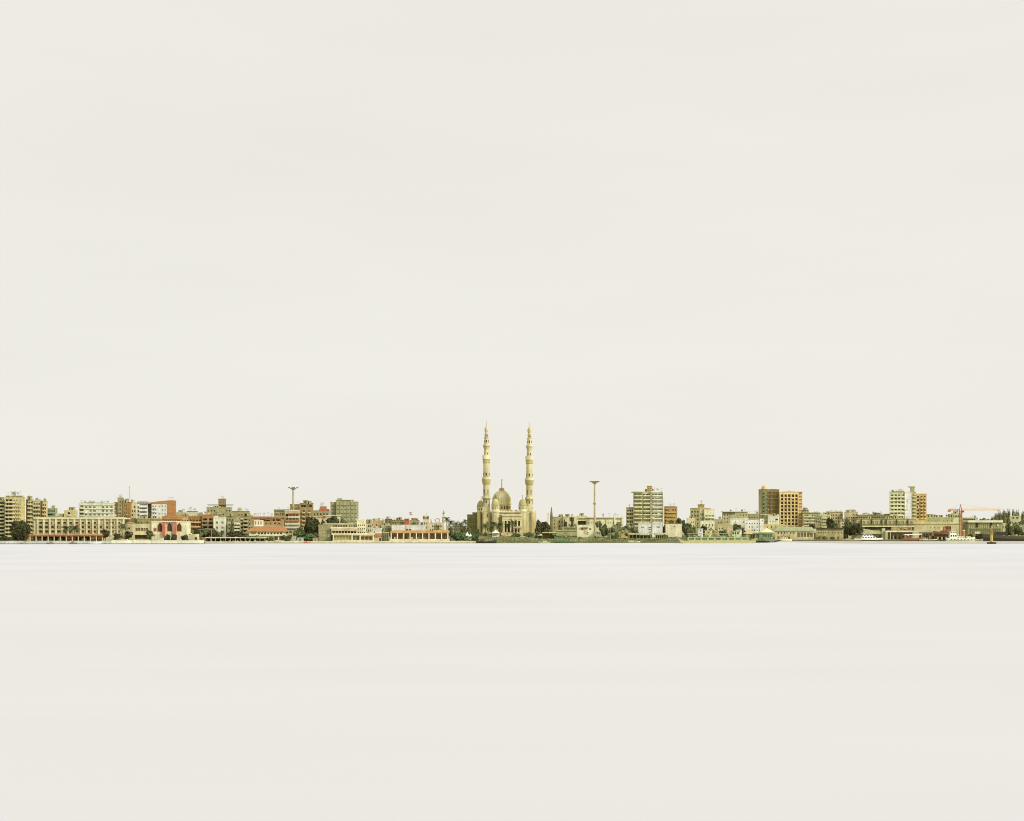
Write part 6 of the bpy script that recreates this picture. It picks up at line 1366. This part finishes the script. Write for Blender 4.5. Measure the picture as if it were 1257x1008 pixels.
# red boat hauled out on the slip
o = boat('tugboat',1158,1250,17.5,5.6,3.2,'rusty red tugboat hauled out on the slipway, wheelhouse at its right end',(160,84,54),(98,64,44),z=4.6,rz=PI,sheer=.5); cabin(o,-6.6,-2.4,1.9,3.2,9.2,(164,86,54),3,'wheelhouse',.02); cabin(o,-2.6,2.6,1.7,3.1,5.0,(170,94,60),2)
m = MB(); m.bar((-.5,0,4.9),(-.5,0,8.6),.55,0,.5,10); m.build('funnel', mat((140,56,34)), o)
m = MB(); m.bar((3.4,0,3.4),(3.4,0,8),.12); m.build('mast', mat((150,90,56)), o)
b = Bld('slipway_cradle','dark timber cradle carrying the rusty red tugboat','cradle',1247,1158)
for x in (1150,1155,1160,1165): b.slab(x-.5,x+.5,655.4,663,0,5.5,(84,72,46),'timber')
b.slab(1148,1168,658.4,659.4,.3,5.2,(112,98,62),'beam')
# white tug
o = boat('tugboat',1179,1222,25,6,2.0,'white tugboat with an orange funnel moored below the orange crane',(238,230,198),(206,196,150),deck=(196,186,140),sheer=.9); cabin(o,-10,-3.5,2.2,2.0,6.2,(232,232,206),3,'deckhouse',.1); cabin(o,-9.4,-4.6,1.9,6.2,8.6,(236,236,214),3,'wheelhouse',.1); cabin(o,-3.2,3.4,2.0,2.0,4.4,(244,238,210),3); cabin(o,5.2,9.4,1.6,2.4,4.4,(240,232,200),2)
m = MB(); m.bar((3.0,0,4.2),(3.0,0,9.2),.95,0,.85,12); f = m.build('funnel', mat((206,104,56),'paint'), o)
m = MB(); m.lathe([(1.0,9.0),(1.0,9.9),(.8,10.0)],12,3.0,0); m.build('funnel_band', mat((240,224,186)), f)
m = MB(); m.bar((-7,0,8.6),(-7,0,12.4),.14); m.bar((-8,0,11),(-6,0,11),.1); m.build('mast', mat((214,206,176)), o)
for k in range(7):
    m = MB(); x = -9+3*k; m.lathe([(.28,-.18),(.5,-.18),(.5,.18),(.28,.18)],10); me = m.mesh('tyre_fender',[mat((56,48,36),'rubber')]); me.transform(Matrix.Rotation(PI/2,4,'X')); put('tyre_fender',me,o,(x,-3.05,1.2))
for px,L,c,l in ((1196,8,(232,220,180),'small cream rowing boat right of the white tugboat'),(1204,9.5,(206,190,140),'tan open boat below the harbour hall'),(1211,8,(196,178,128),'tan open boat just left of the yellow buoy')):
    o = boat('rowing_boat',px,1228,L,2.2,1.0,l,c,(96,80,54)); m = MB(); m.box(-.5,.4,-.95,.95,.55,.65); m.build('thwart', mat((150,124,80)), o)
# dark moored hull at right edge
o = boat('coaster',1247,1212,58,9,4.4,'long dark-hulled coaster cut off by the right edge',(84,76,52),(62,52,38),deck=(104,92,62),rz=PI,sheer=.55); cabin(o,-22,-10,3.4,4.4,8.2,(112,100,66),4,'deckhouse',.05); cabin(o,8,19,2.6,5.2,8.4,(60,56,40),3)
m = MB(); m.box(-10,20,-4.4,-4.25,3.5,3.8); m.build('rubbing_strake', mat((150,138,92)), o)
m = MB(); m.bar((13,0,6),(13,0,13.6),.2); m.build('mast', mat((220,212,176)), o)
# buoy
Yb = 955; s = S(Yb); X = PX(1217.2,Yb)
o = empty('navigation_buoy',(X,Yb,0),'yellow navigation buoy with a tall tapered tower on a dark float','buoy')
m = MB(); m.lathe([(2.4,-.4),(3.1,-.1),(3.2,.7),(3.1,1.15),(1.0,1.2)],20); m.build('float', mat((64,38,28),'paint'), o)
m = MB(); m.lathe([(1.15,1.2),(1.0,2.6),(.9,5.2),(.72,6.2),(.5,6.4)],12); m.build('body', mat((196,168,84),'paint'), o)
m = MB()
for k in range(4):
    a = PI/4+PI*k/2; m.bar((.75*math.cos(a),.75*math.sin(a),6.2),(.3*math.cos(a),.3*math.sin(a),11.6),.11)
for q in range(4):
    z = 6.6+1.3*q; r = .72-.1*q
    for k in range(4):
        a = PI/4+PI*k/2; a2 = a+PI/2; m.bar((r*math.cos(a),r*math.sin(a),z),(r*.9*math.cos(a2),r*.9*math.sin(a2),z+1.2),.07)
m.build('lattice_tower', mat((190,136,64),'paint'), o)
m = MB(); m.lathe([(.3,11.5),(.42,11.6),(.4,12.4),(.1,12.7)],10); m.build('lantern', mat((206,176,90),'paint'), o)
m = MB(); m.prism([(-.55,9.6),(.55,9.6),(0,10.9)],-.06,.06); m.build('topmark', mat((206,186,80),'paint'), o)
# tower crane
def crane():
    Y = 1238; s = S(Y); z0 = G; OR = mat((190,100,62),'metal'); OL_ = mat((232,184,146),'metal')
    o = empty('tower_crane',(PX(1179.2,Y),Y,z0),'orange tower crane with a long pale jib reaching right over the boatyard','tower crane')
    zt = PZ(619,Y)-z0; zj = PZ(626.4,Y)-z0
    m = MB(); w = 1.0
    for sx in (-w,w):
        for sy in (-w,w): m.bar((sx,sy,0),(sx,sy,zj),.26,n=4)
    n = 16
    for k in range(n):
        a,c = zj*k/n,zj*(k+1)/n; g = 1 if k % 2 else -1
        for q in (-w,w): m.bar((-w*g,q,a),(w*g,q,c),.16,n=4); m.bar((q,-w*g,a),(q,w*g,c),.16,n=4)
        m.bar((-w,-w,c),(w,-w,c),.14,n=4)
    m.build('mast', OR, o)
    m = MB()
    for sx in (-w,w): m.bar((sx,-.5,zj),(0,0,zt),.24,n=4); m.bar((sx,.5,zj),(0,0,zt),.24,n=4)
    for q in (.3,.6): m.bar((-w*(1-q),0,zj+(zt-zj)*q),(w*(1-q),0,zj+(zt-zj)*q),.14,n=4)
    m.build('tower_head', OR, o)
    def truss(x0,x1,za,zb,n,r,name,mm):
        m = MB()
        for yy in (-.8,.8): m.bar((x0,yy,za),(x1,yy,za),r,n=4)
        m.bar((x0,0,zb),(x1,0,zb),r,n=4)
        for k in range(n):
            a,c = x0+(x1-x0)*k/n,x0+(x1-x0)*(k+1)/n
            for yy in (-.8,.8): m.bar((a,yy,za),((a+c)/2,0,zb),r*.55,n=4); m.bar(((a+c)/2,0,zb),(c,yy,za),r*.55,n=4)
        m.build(name, mm, o)
    xj = PX(1229,Y)-PX(1179.2,Y); xc = PX(1164.6,Y)-PX(1179.2,Y)
    truss(1.2,xj,zj-.2,zj+1.5,20,.17,'jib',OL_); truss(xc,-1.2,zj-.2,zj+1.1,7,.2,'counter_jib',OR)
    m = MB(); m.box(xc-.6,xc+1.9,-1,1,zj-1.6,zj+.6); m.build('counterweight', mat((196,120,80)), o)
    m = MB(); m.box(1.1,2.9,-1.0,.8,zj-2.2,zj-.3); c = m.build('cab', mat((206,120,76)), o); g = MB(); g.box(1.3,2.7,-1.04,-1.0,zj-1.5,zj-.6); g.build('window', glass((70,66,54)), c)
    m = MB(); m.bar((0,0,zt),(xj*.66,0,zj+1.5),.09,n=4); m.bar((0,0,zt),(xc+1,0,zj+1.1),.1,n=4); m.build('tie_cable', mat((206,160,124),'metal'), o)
    m = MB(); m.bar((xj*.93,0,zj),(xj*.93,0,zj-3.4),.09,n=4); m.box(xj*.93-1,xj*.93+1,-.7,.7,zj-.6,zj-.22); m.box(xj*.93-.5,xj*.93+.5,-.3,.3,zj-4.1,zj-3.4); m.build('trolley_hook', mat((120,110,80),'metal'), o)
    m = MB(); m.box(-2.6,2.6,-2.6,2.6,0,1.6); m.build('base', mat((150,90,60)), o)
crane()
# moored skiffs along the left promenade and the landing
for k,(px,Y,L,c,l) in enumerate(((117.6,930,7.4,(238,236,224),'white motorboat moored under the right end of the red-roofed cafe'),(62,932,5,(150,144,120),'grey skiff moored below the hotel, left of the white motorboat'),(30,933,5.2,(176,168,140),'pale skiff moored below the big round tree'),(90,932,4.8,(140,130,100),'brownish skiff moored below the two palms'),(716,1026,9,(190,184,126),'low olive boat by the bank below the bright cream house'),(776,1032,12,(206,198,140),'flat pale pontoon boat by the bank below the long ferry canopy'),(668,1012,8.6,(206,200,156),'pale flat boat at the bank below the cream market tent'),(693,1016,15,(92,122,70),'dark green workboat moored below the bright green shed'),(737,1030,11,(120,120,70),'olive workboat by the bank below the pale low store'))):
    o = boat('moored_boat',px,Y,L,2.2 if L < 9 else 3.4,.9,l,c,tuple(int(v*.6) for v in c),rz=R.choice([0,PI])); cabin(o,-L*.25,L*.12,.75 if L < 9 else 1.2,.85,1.9,tuple(min(255,int(v*1.02)) for v in c),2)
